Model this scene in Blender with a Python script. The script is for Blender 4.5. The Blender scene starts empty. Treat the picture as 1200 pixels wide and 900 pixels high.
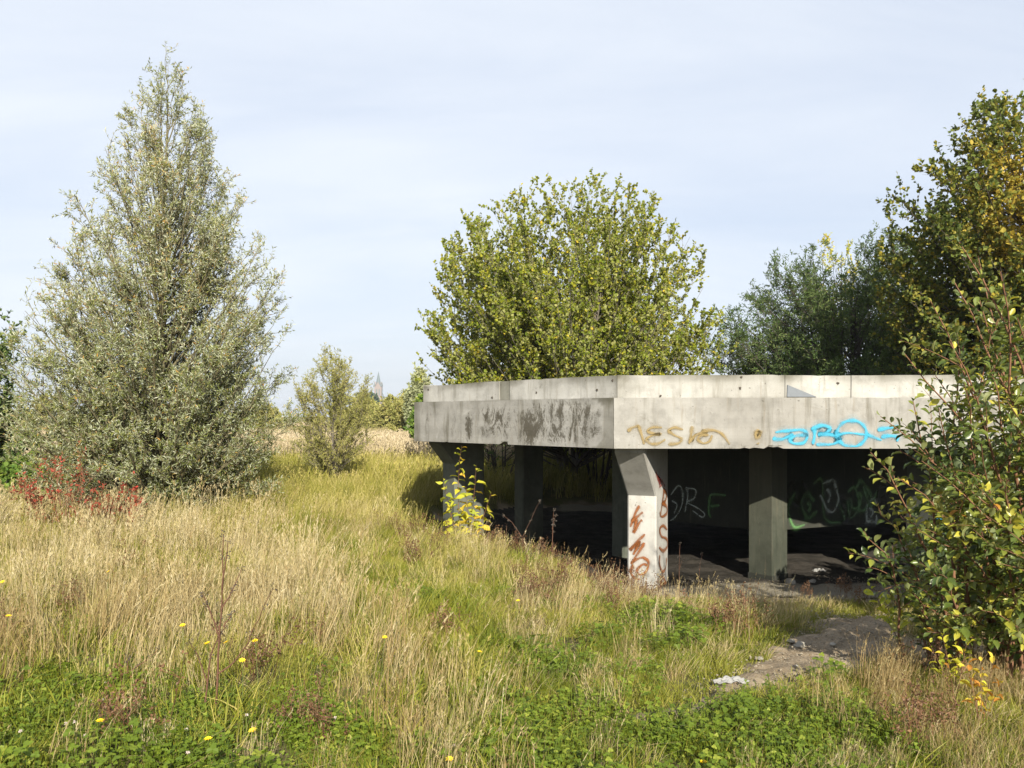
import bpy, math, random
import numpy as np
from mathutils import Vector, Matrix

S = bpy.context.scene
COL = S.collection
PI = math.pi

# ------------------------------------------------------------------ camera, sky, sun, exposure
F, HOR, EYE = 940.0, 488.0, 1.7
cam_d = bpy.data.cameras.new('camera')
cam = bpy.data.objects.new('camera', cam_d); COL.objects.link(cam)
cam.location = (0, 0, EYE); cam.rotation_euler = (PI/2, 0, 0)
cam_d.sensor_width = 36; cam_d.lens = 36*F/1200
cam_d.shift_y = (HOR-450)/1200
cam_d.clip_start = .05; cam_d.clip_end = 8000
S.camera = cam

SUN_A, SUN_E = math.radians(12), math.radians(28)
SUN_DIR = Vector((math.sin(SUN_A)*math.cos(SUN_E), -math.cos(SUN_A)*math.cos(SUN_E), math.sin(SUN_E)))
sun_d = bpy.data.lights.new('sun', 'SUN'); sun_d.energy = 4.6; sun_d.angle = math.radians(.6); sun_d.color = (1, .92, .77)
sun = bpy.data.objects.new('sun', sun_d); COL.objects.link(sun)
sun.rotation_euler = SUN_DIR.to_track_quat('Z', 'Y').to_euler()
S.view_settings.view_transform = 'Standard'; S.view_settings.look = 'None'
S.view_settings.exposure = 1.2; S.view_settings.gamma = 1
S.cycles.max_bounces = 8; S.cycles.diffuse_bounces = 3; S.cycles.transmission_bounces = 3
S.cycles.transparent_max_bounces = 8; S.cycles.glossy_bounces = 2; S.cycles.volume_bounces = 0
S.cycles.use_denoising = True


ALB = .80    # the photograph's surfaces against this exposure
LEAF = 1.30
def dim(c, k=None): return tuple(v*(ALB if k is None else k) for v in c)

class NT:
    def __init__(s, nt):
        s.nt = nt
    def n(s, typ, props=None, **ins):
        nd = s.nt.nodes.new('ShaderNode'+typ)
        for k, v in (props or {}).items(): setattr(nd, k, v)
        for k, v in ins.items():
            so = nd.inputs[int(k[1:])] if k[0] == 'i' and k[1:].isdigit() else nd.inputs[k.replace('_', ' ')]
            if isinstance(v, bpy.types.NodeSocket): s.nt.links.new(v, so)
            else: so.default_value = v
        return nd
    def mix(s, f, a, b, mode='MIX'):
        c = lambda v: v if isinstance(v, bpy.types.NodeSocket) else (*v, 1) if len(v) == 3 else v
        return s.n('Mix', dict(data_type='RGBA', blend_type=mode, clamp_factor=True), i0=f, i6=c(a), i7=c(b)).outputs[2]
    def m(s, op, a, b=0.0, c=None, clamp=False):
        k = dict(i0=a, i1=b)
        if c is not None: k['i2'] = c
        return s.n('Math', dict(operation=op, use_clamp=clamp), **k).outputs[0]
    def ramp(s, f, stops, interp='LINEAR'):
        nd = s.n('ValToRGB', None, Fac=f); cr = nd.color_ramp; cr.interpolation = interp
        while len(cr.elements) < len(stops): cr.elements.new(.5)
        for e, (p, c) in zip(cr.elements, stops):
            e.position = p; e.color = (*c, 1) if not isinstance(c, (int, float)) else (c, c, c, 1)
        return nd.outputs[0]
    def noise(s, vec, scale, detail=4, rough=.55, dist=0.0):
        return s.n('TexNoise', None, Vector=vec, Scale=scale, Detail=detail, Roughness=rough, Distortion=dist).outputs[0]
    def mapv(s, vec, scale=(1, 1, 1), loc=(0, 0, 0)):
        return s.n('Mapping', None, Vector=vec, Scale=scale, Location=loc).outputs[0]
    def sm(s, v, a, b):
        return s.n('MapRange', dict(interpolation_type='SMOOTHSTEP'), Value=v, i1=a, i2=b, i3=0.0, i4=1.0).outputs[0]


world = bpy.data.worlds.new('World'); S.world = world; world.use_nodes = True
w = NT(world.node_tree); world.node_tree.nodes.clear()
sky = w.n('TexSky', dict(sky_type='NISHITA', sun_disc=False, sun_elevation=SUN_E, sun_rotation=math.atan2(SUN_DIR.x, SUN_DIR.y),
                         air_density=1.0, dust_density=1.5, ozone_density=1.0)).outputs[0]
tc = w.n('TexCoord').outputs['Generated']
# a veil of thin high cloud: streaks lie on a plane overhead, so divide the direction by its height
sep = w.n('SeparateXYZ', None, Vector=tc)
zz = w.m('ADD', w.m('MAXIMUM', sep.outputs[2], 0.0), .16)
cv = w.n('CombineXYZ', None, X=w.m('DIVIDE', sep.outputs[0], zz), Y=w.m('DIVIDE', sep.outputs[1], zz), Z=0.0).outputs[0]
st = w.noise(w.mapv(cv, (.55, 1.3, 1), (1.3, .2, 0)), 1.1, 9, .6, .8)
st2 = w.noise(w.mapv(cv, (.3, .9, 1), (4.3, 2.2, 0)), .9, 3, .5, .3)
veil = w.m('ADD', w.m('MULTIPLY', st, .55), w.m('MULTIPLY', st2, .55))
veil = w.sm(veil, .26, .84)
cloud = w.mix(veil, (2.95, 3.25, 3.85), (4.2, 4.42, 4.72))
cover = w.m('ADD', w.m('MULTIPLY', veil, .16), .80, clamp=True)
skyc = w.mix(cover, sky, cloud)
bg = w.n('Background', None, Color=skyc, Strength=.1)
wo = w.n('OutputWorld'); w.nt.links.new(bg.outputs[0], wo.inputs[0])

# ------------------------------------------------------------------ helpers
def W(px, py, d):
    """the place seen at photo pixel (px, py), d metres in front of the camera"""
    return Vector(((px-600)/F*d, d, EYE-(py-HOR)/F*d))

def sstep(a, b, x):
    t = np.clip((x-a)/(b-a), 0, 1); return t*t*(3-2*t)

_nr = np.random.default_rng(5)
_nd = [(_nr.uniform(0, 2*PI), _nr.uniform(0, 2*PI), _nr.uniform(.6, 1.7)) for _ in range(24)]
def wob(x, y, s, seed=0):
    """smooth noise, about -1..1, feature size about s metres"""
    o = 0
    for k in range(6):
        a, p, q = _nd[(k+seed*5) % 24]
        f = 2*PI/s*q*.6
        o = o+np.sin((x*np.cos(a)+y*np.sin(a))*f+p+seed*1.7+1.3*np.sin((x*np.sin(a)-y*np.cos(a))*f*.6+seed))
    return o/3.2

def mk(name, chunks, mats, parent=None, smooth=False):
    """one mesh object from chunks (verts, faces, tone per vert or None, material index)"""
    Vs, ls, st_, tot, mi, tn = [], [], [], [], [], []
    off = 0; lo = 0
    for ch in chunks:
        V, Fc, t, m_ = ch
        V = np.asarray(V, dtype=np.float32).reshape(-1, 3); Fc = np.asarray(Fc, dtype=np.int64)
        Vs.append(V); k = Fc.shape[1]; n = Fc.shape[0]
        ls.append((Fc+off).ravel()); st_.append(lo+np.arange(n)*k); tot.append(np.full(n, k)); mi.append(np.full(n, m_))
        tn.append(np.full(len(V), .5) if t is None else np.broadcast_to(np.asarray(t, dtype=np.float32).ravel(), (len(V),)))
        off += len(V); lo += n*k
    V = np.concatenate(Vs); L = np.concatenate(ls)
    me = bpy.data.meshes.new(name)
    me.vertices.add(len(V)); me.vertices.foreach_set('co', V.ravel())
    me.loops.add(len(L)); me.loops.foreach_set('vertex_index', L.astype(np.int32))
    stt = np.concatenate(st_); me.polygons.add(len(stt))
    me.polygons.foreach_set('loop_start', stt.astype(np.int32)); me.polygons.foreach_set('loop_total', np.concatenate(tot).astype(np.int32))
    me.polygons.foreach_set('material_index', np.concatenate(mi).astype(np.int32))
    me.polygons.foreach_set('use_smooth', np.full(len(stt), smooth))
    a = me.attributes.new('tone', 'FLOAT', 'POINT'); a.data.foreach_set('value', np.concatenate(tn).astype(np.float32))
    for m_ in mats: me.materials.append(m_)
    me.update(calc_edges=True); me.validate()
    o = bpy.data.objects.new(name, me); COL.objects.link(o)
    if parent is not None: par(o, parent)
    return o

def par(o, p):
    """parent and keep the place: parents are unrotated Empties or meshes, so only the location changes"""
    o.parent = p
    wl = Vector((0, 0, 0)); q = p
    while q is not None: wl += q.location; q = q.parent
    if o.type == 'MESH' and o.location.length == 0 and not o.get('local'):
        o.location = -wl
    return o

def tag(o, label=None, cat=None, group=None, kind=None):
    if label: o['label'] = label
    if cat: o['category'] = cat
    if group: o['group'] = group
    if kind: o['kind'] = kind
    return o

def thing(name, loc, label, cat, group=None):
    o = bpy.data.objects.new(name, None); COL.objects.link(o); o.location = loc; o.empty_display_size = .2
    return tag(o, label, cat, group)

def unit(v): return v/np.maximum(np.linalg.norm(v, axis=-1, keepdims=True), 1e-9)
def runit(rng, n): return unit(rng.normal(size=(n, 3)))

def tubes(P, Rd, sides=4):
    """tubes along N polylines of K points: P (N,K,3), Rd (N,K)"""
    P = np.asarray(P, float); Rd = np.asarray(Rd, float)
    N, K = P.shape[:2]
    T = unit(np.gradient(P, axis=1))
    ref = np.where(np.abs(T[:, :1, 2:3]) > .9, np.array([1., .1, 0]), np.array([.1, .2, 1.]))
    U = unit(np.cross(T, np.broadcast_to(ref, T.shape))); Vv = np.cross(T, U)
    an = np.arange(sides)*2*PI/sides
    V = P[:, :, None]+Rd[:, :, None, None]*(np.cos(an)[:, None]*U[:, :, None]+np.sin(an)[:, None]*Vv[:, :, None])
    idx = np.arange(N*K*sides).reshape(N, K, sides)
    a = idx[:, :-1]; b = idx[:, 1:]
    Fc = np.stack([a, np.roll(a, -1, 2), np.roll(b, -1, 2), b], -1).reshape(-1, 4)
    return V.reshape(-1, 3), Fc

def leafmesh(tv, tf, pos, dr, nm, ln, wd):
    """copies of a leaf template (x across, y along, z normal)"""
    n = len(pos); y = unit(dr); x = unit(np.cross(y, nm)); z = np.cross(x, y)
    tv = np.asarray(tv, float)
    V = pos[:, None]+tv[None, :, 0:1]*x[:, None]*wd[:, None, None]+tv[None, :, 1:2]*y[:, None]*ln[:, None, None]+tv[None, :, 2:3]*z[:, None]*ln[:, None, None]
    Fc = (np.asarray(tf)[None]+(np.arange(n)*len(tv))[:, None, None]).reshape(-1, len(tf[0]))
    return V.reshape(-1, 3), Fc

NARROW = ([(0, 0, 0), (-.5, .45, .08), (0, 1, -.05), (.5, .45, .08)], [(0, 1, 2), (0, 2, 3)])
NARROW = ([(0, 0, 0), (.5, .45, .08), (0, 1, -.08), (-.5, .45, .08), ], [(0, 1, 2), (0, 2, 3)])
OVAL = ([(0, 0, 0), (.42, .28, .07), (.4, .68, .05), (0, 1, -.06), (-.4, .68, .05), (-.42, .28, .07)], [(0, 1, 2, 3), (0, 3, 4, 5)])

def box(a, b):
    x0, y0, z0 = a; x1, y1, z1 = b
    V = [(x0, y0, z0), (x1, y0, z0), (x1, y1, z0), (x0, y1, z0), (x0, y0, z1), (x1, y0, z1), (x1, y1, z1), (x0, y1, z1)]
    return V, [(0, 3, 2, 1), (4, 5, 6, 7), (0, 1, 5, 4), (1, 2, 6, 5), (2, 3, 7, 6), (3, 0, 4, 7)]

def prism(poly, z0, z1):
    """polygon (counter-clockwise) between two heights: walls (quads) and caps (n-gons as separate chunks)"""
    n = len(poly)
    V = [(x, y, z0) for x, y in poly]+[(x, y, z1) for x, y in poly]
    q = [(i, (i+1) % n, n+(i+1) % n, n+i) for i in range(n)]
    return [(V, q, None, 0), (V, [tuple(range(n-1, -1, -1)), tuple(range(n, 2*n))], None, 0)]

# ------------------------------------------------------------------ materials
def newmat(name):
    m_ = bpy.data.materials.new(name); m_.use_nodes = True; m_.node_tree.nodes.clear()
    return m_, NT(m_.node_tree)
def fin(n, sh, disp=None):
    o = n.n('OutputMaterial'); n.nt.links.new(sh, o.inputs[0])

def leafmat(name, stops, under=None, transl=.32, rough=.6, spec=.22, nscale=0):
    m_, n = newmat(name)
    stops = [(p, dim(c_, LEAF)) for p, c_ in stops]; under = [(p, dim(c_, LEAF*.9)) for p, c_ in under] if under else None
    t = n.n('Attribute', dict(attribute_name='tone')).outputs['Fac']
    c = n.ramp(t, stops)
    if nscale:
        c = n.mix(n.m('MULTIPLY', n.sm(n.noise(n.n('NewGeometry').outputs['Position'], nscale, 3), .45, .75), .5), c, (.16, .11, .025))
    cb = c
    if under:
        cb = n.mix(n.n('NewGeometry').outputs['Backfacing'], c, n.ramp(t, under))
    p = n.n('BsdfPrincipled', None, Base_Color=cb, Roughness=rough, Specular_IOR_Level=spec)
    tr = n.n('BsdfTranslucent', None, Color=n.mix(1.0, c, (1.35, 1.25, .75), 'MULTIPLY'))
    fin(n, n.n('MixShader', None, i0=transl, i1=p.outputs[0], i2=tr.outputs[0]).outputs[0])
    return m_

def bladmat(name, stops, w_tint=.5, transl=.25):
    m_, n = newmat(name)
    t = n.n('Attribute', dict(attribute_name='tone')).outputs['Fac']
    ti = n.n('Attribute', dict(attribute_name='tint', attribute_type='INSTANCER')).outputs['Fac']
    f = n.m('ADD', n.m('MULTIPLY', t, 1-w_tint), n.m('MULTIPLY', ti, w_tint))
    c = n.ramp(f, [(p_, dim(c_)) for p_, c_ in stops])
    p = n.n('BsdfPrincipled', None, Base_Color=c, Roughness=.55, Specular_IOR_Level=.3)
    tr = n.n('BsdfTranslucent', None, Color=c)
    fin(n, n.n('MixShader', None, i0=transl, i1=p.outputs[0], i2=tr.outputs[0]).outputs[0])
    return m_

def barkmat(name, a, b, scale=14):
    m_, n = newmat(name)
    pos = n.n('NewGeometry').outputs['Position']
    nz = n.noise(n.mapv(pos, (1, 1, .25)), scale, 5, .6)
    c = n.mix(nz, a, b)
    bp = n.n('Bump', None, Strength=.5, Distance=.02, Height=nz).outputs[0]
    fin(n, n.n('BsdfPrincipled', None, Base_Color=c, Roughness=.85, Normal=bp).outputs[0])
    return m_

def plainmat(name, c, rough=.6, var=.25, scale=20, spec=.3):
    m_, n = newmat(name)
    pos = n.n('NewGeometry').outputs['Position']
    nz = n.noise(pos, scale, 4, .6)
    col = n.mix(nz, tuple(v*(1-var) for v in c), tuple(min(1, v*(1+var)) for v in c))
    fin(n, n.n('BsdfPrincipled', None, Base_Color=col, Roughness=rough, Specular_IOR_Level=spec).outputs[0])
    return m_

def concrete(name, a, b, grime, streak=1.0, deck_shade=0.0):
    """board-marked weathered concrete; 'tone' above .5 on a mesh marks where lichen and run-off have blackened it"""
    a, b, grime = dim(a), dim(b), dim(grime)
    m_, n = newmat(name)
    pos = n.n('NewGeometry').outputs['Position']
    big = n.noise(pos, 1.3, 5, .6); mid = n.noise(pos, 6, 6, .65); fine = n.noise(pos, 55, 4, .7)
    run = n.noise(n.mapv(pos, (7, 7, .7)), 1.3, 5, .62)
    run2 = n.noise(n.mapv(pos, (16, 16, 1.2)), 1.5, 4, .6)
    c = n.mix(n.sm(big, .3, .7), a, b)
    c = n.mix(n.m('MULTIPLY', n.sm(mid, .42, .72), .5), c, tuple(v*.66 for v in a))
    c = n.mix(n.m('MULTIPLY', n.sm(n.noise(pos, 3.1, 6, .7, 1.2), .56, .70), .4), c, tuple(min(.62, v*1.3) for v in b))
    c = n.mix(n.m('MULTIPLY', n.sm(n.noise(pos, 2.3, 7, .75, .8), .56, .74), .55), c, grime)
    c = n.mix(n.m('MULTIPLY', n.sm(run, .5, .78), .55*streak), c, grime)
    c = n.mix(n.m('MULTIPLY', n.sm(run2, .55, .8), .30*streak), c, (.16, .13, .09))
    pit = n.sm(n.noise(pos, 28, 2, .5), .70, .76)
    c = n.mix(n.m('MULTIPLY', pit, .55), c, (.07, .065, .055))
    t = n.n('Attribute', dict(attribute_name='tone')).outputs['Fac']
    mk_ = n.m('MULTIPLY', n.m('SUBTRACT', t, .5, clamp=True), 2.0)
    p1 = n.noise(n.mapv(pos, (1, 1, .42)), 7, 9, .78, .8); p2 = n.noise(n.mapv(pos, (1, 1, .6)), 42, 5, .8)
    patch = n.m('ADD', n.m('MULTIPLY', p1, .72), n.m('MULTIPLY', p2, .28))
    pm = n.sm(n.m('ADD', patch, n.m('MULTIPLY', mk_, .20)), .565, .66)
    pm = n.m('MULTIPLY', pm, n.m('MULTIPLY', mk_, 2.2, clamp=True))
    c = n.mix(n.m('MULTIPLY', pm, .92), c, n.mix(p2, (.022, .020, .015), (.085, .075, .055)))
    gm = n.m('MULTIPLY', n.m('SUBTRACT', .5, t, clamp=True), 2.0)      # tone below .5: a thin even film of grime; painted shade on the column
    c = n.mix(n.m('MULTIPLY', gm, n.m('ADD', .55, n.m('MULTIPLY', mid, .6))), c, (.085, .080, .060))
    if deck_shade: c = n.mix(deck_shade, c, (.03, .03, .028))  # flat darkening that stands for the shade under the deck
    h = n.m('ADD', n.m('MULTIPLY', fine, .25), n.m('SUBTRACT', n.m('MULTIPLY', mid, .6), n.m('MULTIPLY', pit, .9)))
    bp = n.n('Bump', None, Strength=.45, Distance=.012, Height=h).outputs[0]
    fin(n, n.n('BsdfPrincipled', None, Base_Color=c, Roughness=.88, Specular_IOR_Level=.25, Normal=bp).outputs[0])
    return m_

PAINTS = {}
def paint(name, c, dens=.85):
    """spray paint: 'tone' runs 0..1 across the stroke; the edges thin out and the concrete's pores show"""
    m_, n = newmat(name); PAINTS[name] = c
    t = n.n('Attribute', dict(attribute_name='tone')).outputs['Fac']
    pos = n.n('NewGeometry').outputs['Position']
    e = n.m('SUBTRACT', 1.0, n.m('ABSOLUTE', n.m('SUBTRACT', n.m('MULTIPLY', t, 2.0), 1.0)))
    nz = n.noise(pos, 60, 4, .75); wear = n.sm(n.noise(pos, 9, 5, .7), .25, .6)
    al = n.sm(n.m('ADD', e, n.m('MULTIPLY', n.m('SUBTRACT', nz, .5), .8)), .0, .85)
    al = n.m('MULTIPLY', n.m('POWER', al, .8), n.m('MULTIPLY', n.m('ADD', .45, n.m('MULTIPLY', wear, .55)), dens))
    p = n.n('BsdfPrincipled', None, Base_Color=(*c, 1), Roughness=.6)
    tr = n.n('BsdfTransparent')
    fin(n, n.n('MixShader', None, i0=al, i1=tr.outputs[0], i2=p.outputs[0]).outputs[0])
    return m_

def paint_mist(m_):
    return paint(m_.name+'_mist', PAINTS[m_.name], .11)

def soilmat(name):
    m_, n = newmat(name)
    pos = n.n('NewGeometry').outputs['Position']
    t = n.n('Attribute', dict(attribute_name='tone')).outputs['Fac']     # 0 thatch under grass .. 1 bare dirt
    big = n.noise(pos, 2.2, 5, .6); fine = n.noise(pos, 40, 6, .75); mid = n.noise(pos, 9, 5, .65)
    thatch = n.mix(n.sm(mid, .35, .7), (.10, .085, .04), (.055, .07, .022))
    thatch = n.mix(n.m('MULTIPLY', n.sm(big, .5, .7), .6), thatch, (.17, .13, .065))
    dirt = n.mix(n.sm(big, .35, .7), (.155, .12, .08), (.26, .21, .15))
    dirt = n.mix(n.m('MULTIPLY', n.sm(fine, .45, .75), .6), dirt, (.32, .28, .215))
    dirt = n.mix(n.m('MULTIPLY', n.sm(n.noise(pos, 16, 4, .6), .6, .75), .55), dirt, (.05, .045, .035))
    far = n.ramp(n.noise(n.mapv(pos, (.3, 1, 1)), .12, 5, .6), [(.35, (.28, .21, .11)), (.55, (.20, .19, .07)), (.7, (.13, .15, .05))])
    ln = n.n('VectorMath', dict(operation='LENGTH'), i0=pos).outputs['Value']
    gr = n.mix(n.sm(ln, 14, 34), thatch, far)
    c = n.mix(n.sm(n.m('ADD', t, n.m('MULTIPLY', n.m('SUBTRACT', mid, .5), .5)), .35, .65), gr, dirt)
    h = n.m('ADD', n.m('MULTIPLY', fine, .5), mid)
    bp = n.n('Bump', None, Strength=.6, Distance=.04, Height=h).outputs[0]
    fin(n, n.n('BsdfPrincipled', None, Base_Color=c, Roughness=.95, Specular_IOR_Level=.1, Normal=bp).outputs[0])
    return m_

def shadedfloor(name):
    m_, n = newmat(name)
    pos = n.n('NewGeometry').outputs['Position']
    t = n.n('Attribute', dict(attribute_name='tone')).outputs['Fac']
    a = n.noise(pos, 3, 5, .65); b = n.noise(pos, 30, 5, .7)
    c = n.mix(n.sm(a, .35, .7), (.024, .022, .019), (.056, .050, .043))  # dark dirt, with the under-deck shade put into its colour
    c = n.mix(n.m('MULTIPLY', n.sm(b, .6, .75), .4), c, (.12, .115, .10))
    c = n.mix(n.sm(n.m('ADD', t, n.m('MULTIPLY', n.m('SUBTRACT', a, .5), .7)), .35, .75), c, n.mix(b, (.14, .125, .095), (.27, .245, .195)))  # high tone: paler dirt, painted as the sunlit strip
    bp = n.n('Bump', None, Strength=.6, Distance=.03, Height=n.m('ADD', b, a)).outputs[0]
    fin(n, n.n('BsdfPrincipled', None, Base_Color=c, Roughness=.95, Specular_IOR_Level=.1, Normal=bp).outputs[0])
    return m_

M = {}
M['soil'] = soilmat('soil'); M['deck_shade'] = shadedfloor('shaded_floor')
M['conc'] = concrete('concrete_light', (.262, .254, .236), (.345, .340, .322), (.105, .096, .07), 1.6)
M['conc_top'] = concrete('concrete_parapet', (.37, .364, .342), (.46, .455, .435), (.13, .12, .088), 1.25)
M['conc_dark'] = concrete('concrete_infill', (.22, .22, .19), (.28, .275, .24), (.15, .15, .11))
M['conc_shaded'] = concrete('concrete_shaded', (.10, .112, .09), (.16, .17, .14), (.045, .056, .042), 1.0)  # dark copy of the pillar concrete: under-deck shade put into the colour
M['conc_wall_shaded'] = concrete('concrete_drum_shaded', (.026, .030, .023), (.045, .048, .038), (.014, .019, .013), 1.0, .3)  # drum, slab and joists: gloomy shade put into the colour
M['bark'] = barkmat('bark_grey', (.055, .048, .038), (.16, .14, .11))
M['bark_olive'] = barkmat('bark_olive', (.075, .066, .034), (.15, .13, .07))
M['bark_dark'] = barkmat('bark_dark', (.03, .025, .02), (.075, .06, .045))
M['twig_red'] = barkmat('twig_red', (.10, .045, .025), (.20, .10, .05))
M['deadstalk'] = barkmat('dead_stalk', (.055, .024, .015), (.13, .06, .03), 30)
M['willow'] = leafmat('leaf_willow', [(0, (.075, .095, .022)), (.5, (.145, .165, .045)), (.8, (.23, .235, .085)), (1, (.30, .18, .045))],
                      [(0, (.18, .205, .10)), (.4, (.30, .325, .21)), (.8, (.46, .475, .38)), (1, (.36, .27, .13))], .30)
M['poplar'] = leafmat('leaf_poplar', [(0, (.06, .095, .009)), (.5, (.142, .175, .013)), (.85, (.275, .262, .022)), (1, (.42, .32, .03))],
                      [(0, (.17, .195, .055)), (1, (.33, .325, .12))], .42)
M['dark'] = leafmat('leaf_thorn', [(0, (.025, .052, .012)), (.6, (.068, .11, .026)), (1, (.16, .185, .06))], [(0, (.04, .07, .022)), (1, (.11, .14, .055))], .25)
M['alder'] = leafmat('leaf_alder', [(0, (.03, .050, .012)), (.5, (.08, .105, .02)), (.75, (.18, .165, .025)), (1, (.32, .235, .035))], None, .3)
M['bush'] = leafmat('leaf_bush', [(0, (.03, .055, .012)), (.45, (.075, .105, .02)), (.75, (.18, .195, .03)), (.93, (.34, .31, .04)), (1, (.35, .17, .03))],
                    [(0, (.075, .105, .055)), (.9, (.20, .22, .09)), (1, (.33, .22, .05))], .35, .35, .5)
M['yellow'] = leafmat('leaf_yellow', [(0, (.22, .26, .03)), (.6, (.42, .40, .04)), (.9, (.46, .30, .04)), (1, (.34, .15, .03))], None, .4)
M['red'] = leafmat('leaf_red', [(0, (.09, .10, .03)), (.28, (.12, .09, .035)), (.42, (.18, .045, .026)), (.9, (.26, .045, .03)), (1, (.36, .05, .035))], None, .3)
M['greenleaf'] = leafmat('leaf_green', [(0, (.05, .10, .018)), (.6, (.11, .17, .03)), (1, (.24, .27, .05))], None, .35)
M['farleaf'] = leafmat('leaf_far', [(0, (.14, .155, .04)), (.6, (.26, .255, .085)), (1, (.40, .35, .17))], None, .42)
M['farpale'] = leafmat('leaf_far_pale', [(0, (.15, .18, .09)), (1, (.30, .31, .19))], None, .3)
M['fardark'] = leafmat('leaf_far_dark', [(0, (.03, .06, .035)), (1, (.07, .10, .05))], None, .2)
STRAW = [(0, (.20, .115, .04)), (.3, (.35, .25, .105)), (.6, (.51, .42, .215)), (1, (.68, .60, .40))]
M['dry'] = bladmat('blade_dry', STRAW, .45)
M['reed'] = bladmat('blade_reed', [(0, (.20, .19, .06)), (.4, (.36, .31, .14)), (.7, (.52, .43, .27)), (1, (.62, .53, .38))], .75)
M['green'] = bladmat('blade_green', [(0, (.065, .105, .010)), (.35, (.155, .19, .014)), (.6, (.29, .285, .035)), (.82, (.44, .38, .10)), (1, (.56, .46, .2))], .55)
M['yg'] = bladmat('blade_yellow_green', [(0, (.11, .135, .012)), (.35, (.25, .25, .035)), (.62, (.46, .395, .12)), (1, (.66, .56, .33))], .55)
M['clover'] = bladmat('clover_leaf', [(0, (.055, .10, .008)), (.6, (.16, .225, .018)), (1, (.33, .36, .05))], .3, .3)
M['brown'] = bladmat('weed_brown', [(0, (.07, .035, .02)), (.6, (.19, .10, .05)), (1, (.36, .23, .11))], .4, .15)
M['paint_tan'] = paint('paint_tan', (.21, .15, .05), .85)
M['paint_cyan'] = paint('paint_cyan', (.02, .30, .46), .85)
M['paint_orange'] = paint('paint_orange', (.22, .07, .014), .95)
M['paint_red'] = paint('paint_red', (.30, .05, .035), .6)
M['paint_white'] = paint('paint_white', (.42, .48, .45), .55)
M['paint_black'] = paint('paint_black', (.015, .015, .015), .7)
M['paint_green'] = paint('paint_green', (.12, .28, .10), .55)
M['paint_blue'] = paint('paint_blue', (.02, .30, .60), .9)
M['paint_grey'] = plainmat('paint_grey', (.13, .145, .165), .6, .15)
M['stone'] = plainmat('stone', (.24, .225, .195), .9, .4, 25)
M['cloth'] = plainmat('cloth', (.24, .24, .235), .9, .4, 22)
M['petal'] = plainmat('petal', (.78, .56, .015), .5, .15, 60)
M['disc'] = plainmat('flower_disc', (.62, .36, .012), .7, .2, 200)
M['white_head'] = plainmat('clover_head', (.46, .40, .37), .8, .3, 120)
M['stem'] = plainmat('stem_green', (.10, .13, .035), .6, .2)
M['church'] = plainmat('church_brick', (.22, .175, .155), .9, .1, .3)
M['spire'] = plainmat('spire_slate', (.10, .13, .135), .7, .1, .5)

# ------------------------------------------------------------------ ground
OCT = [(1.152, 9.10), (6.05, 9.10), (8.9, 11.95), (8.9, 15.9), (6.1, 18.7), (1.2, 18.7), (-1.457, 15.9), (-1.457, 11.95)]
def osd(x, y):
    """distance outside the platform's outline (negative under it)"""
    d = None
    for i in range(8):
        a = OCT[i]; b = OCT[(i+1) % 8]
        ex, ey = b[0]-a[0], b[1]-a[1]; l = math.hypot(ex, ey)
        v = (x-a[0])*ey/l-(y-a[1])*ex/l
        d = v if d is None else np.maximum(d, v)
    return d

PATH = [(700, 850), (800, 838), (860, 808), (925, 778), (985, 752), (1060, 757), (1180, 775), (1300, 800)]
def pxpy(x, y, z):
    yy = np.maximum(y, .3)
    return 600+F*x/yy, HOR+F*(EYE-z)/yy

def ground0(x, y):
    sd = osd(x, y)
    wdt = np.where(x < 1.0, 1.15, 3.0); wdt = 1.15+(3.0-1.15)*sstep(.2, 1.9, x)
    r = sstep(0, 1, (sd+.25)/wdt)
    z = -.40*(1-r)-.05*sstep(0, -1.6, sd)
    amp = np.clip(np.hypot(x, y)/6, .3, 3)
    z = z+wob(x, y, 1.6, 1)*.025*np.where(sd < 0, .5, 1)+wob(x, y, 7, 2)*.03*amp*sstep(-1, 1.5, sd)
    # the grassy bank left of the corner pillar, and the hollow worn by the path
    z = z+.10*np.exp(-(((x+.2)/1.3)**2+((y-9.6)/1.0)**2))*(sd > 0)
    z = z+.10*np.exp(-(((x-1.75)/.35)**2+((y-6.9)/.6)**2))
    z = z-.10*np.exp(-(((x-2.55)/.8)**2+((y-6.2)/.55)**2))
    return z

def dirtmask(x, y, z=None):
    """1 where the soil is bare"""
    z = ground0(x, y) if z is None else z
    px, py = pxpy(x, y, z)
    m_ = np.zeros(np.shape(px))
    P = np.array(PATH, float); wd = np.array([3, 7, 13, 27, 31, 18, 13, 12], float)
    for i in range(len(P)-1):
        a, b = P[i], P[i+1]
        ex, ey = b-a
        t = np.clip(((px-a[0])*ex+(py-a[1])*ey)/(ex*ex+ey*ey), 0, 1)
        dx = (px-a[0]-t*ex)*.62; dy = py-a[1]-t*ey
        ww = wd[i]+(wd[i+1]-wd[i])*t
        m_ = np.maximum(m_, 1.25-np.hypot(dx, dy)/ww*.75)
    strip = sstep(.75, .1, osd(x, y)+wob(x, y, .9, 3)*.15)*sstep(.9, 1.6, x)
    m_ = np.maximum(m_, strip)
    m_ = m_+wob(x, y, .75, 3)*.28+wob(x, y, .22, 4)*.20
    return np.clip(m_, 0, 1)*(y > 1)

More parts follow.
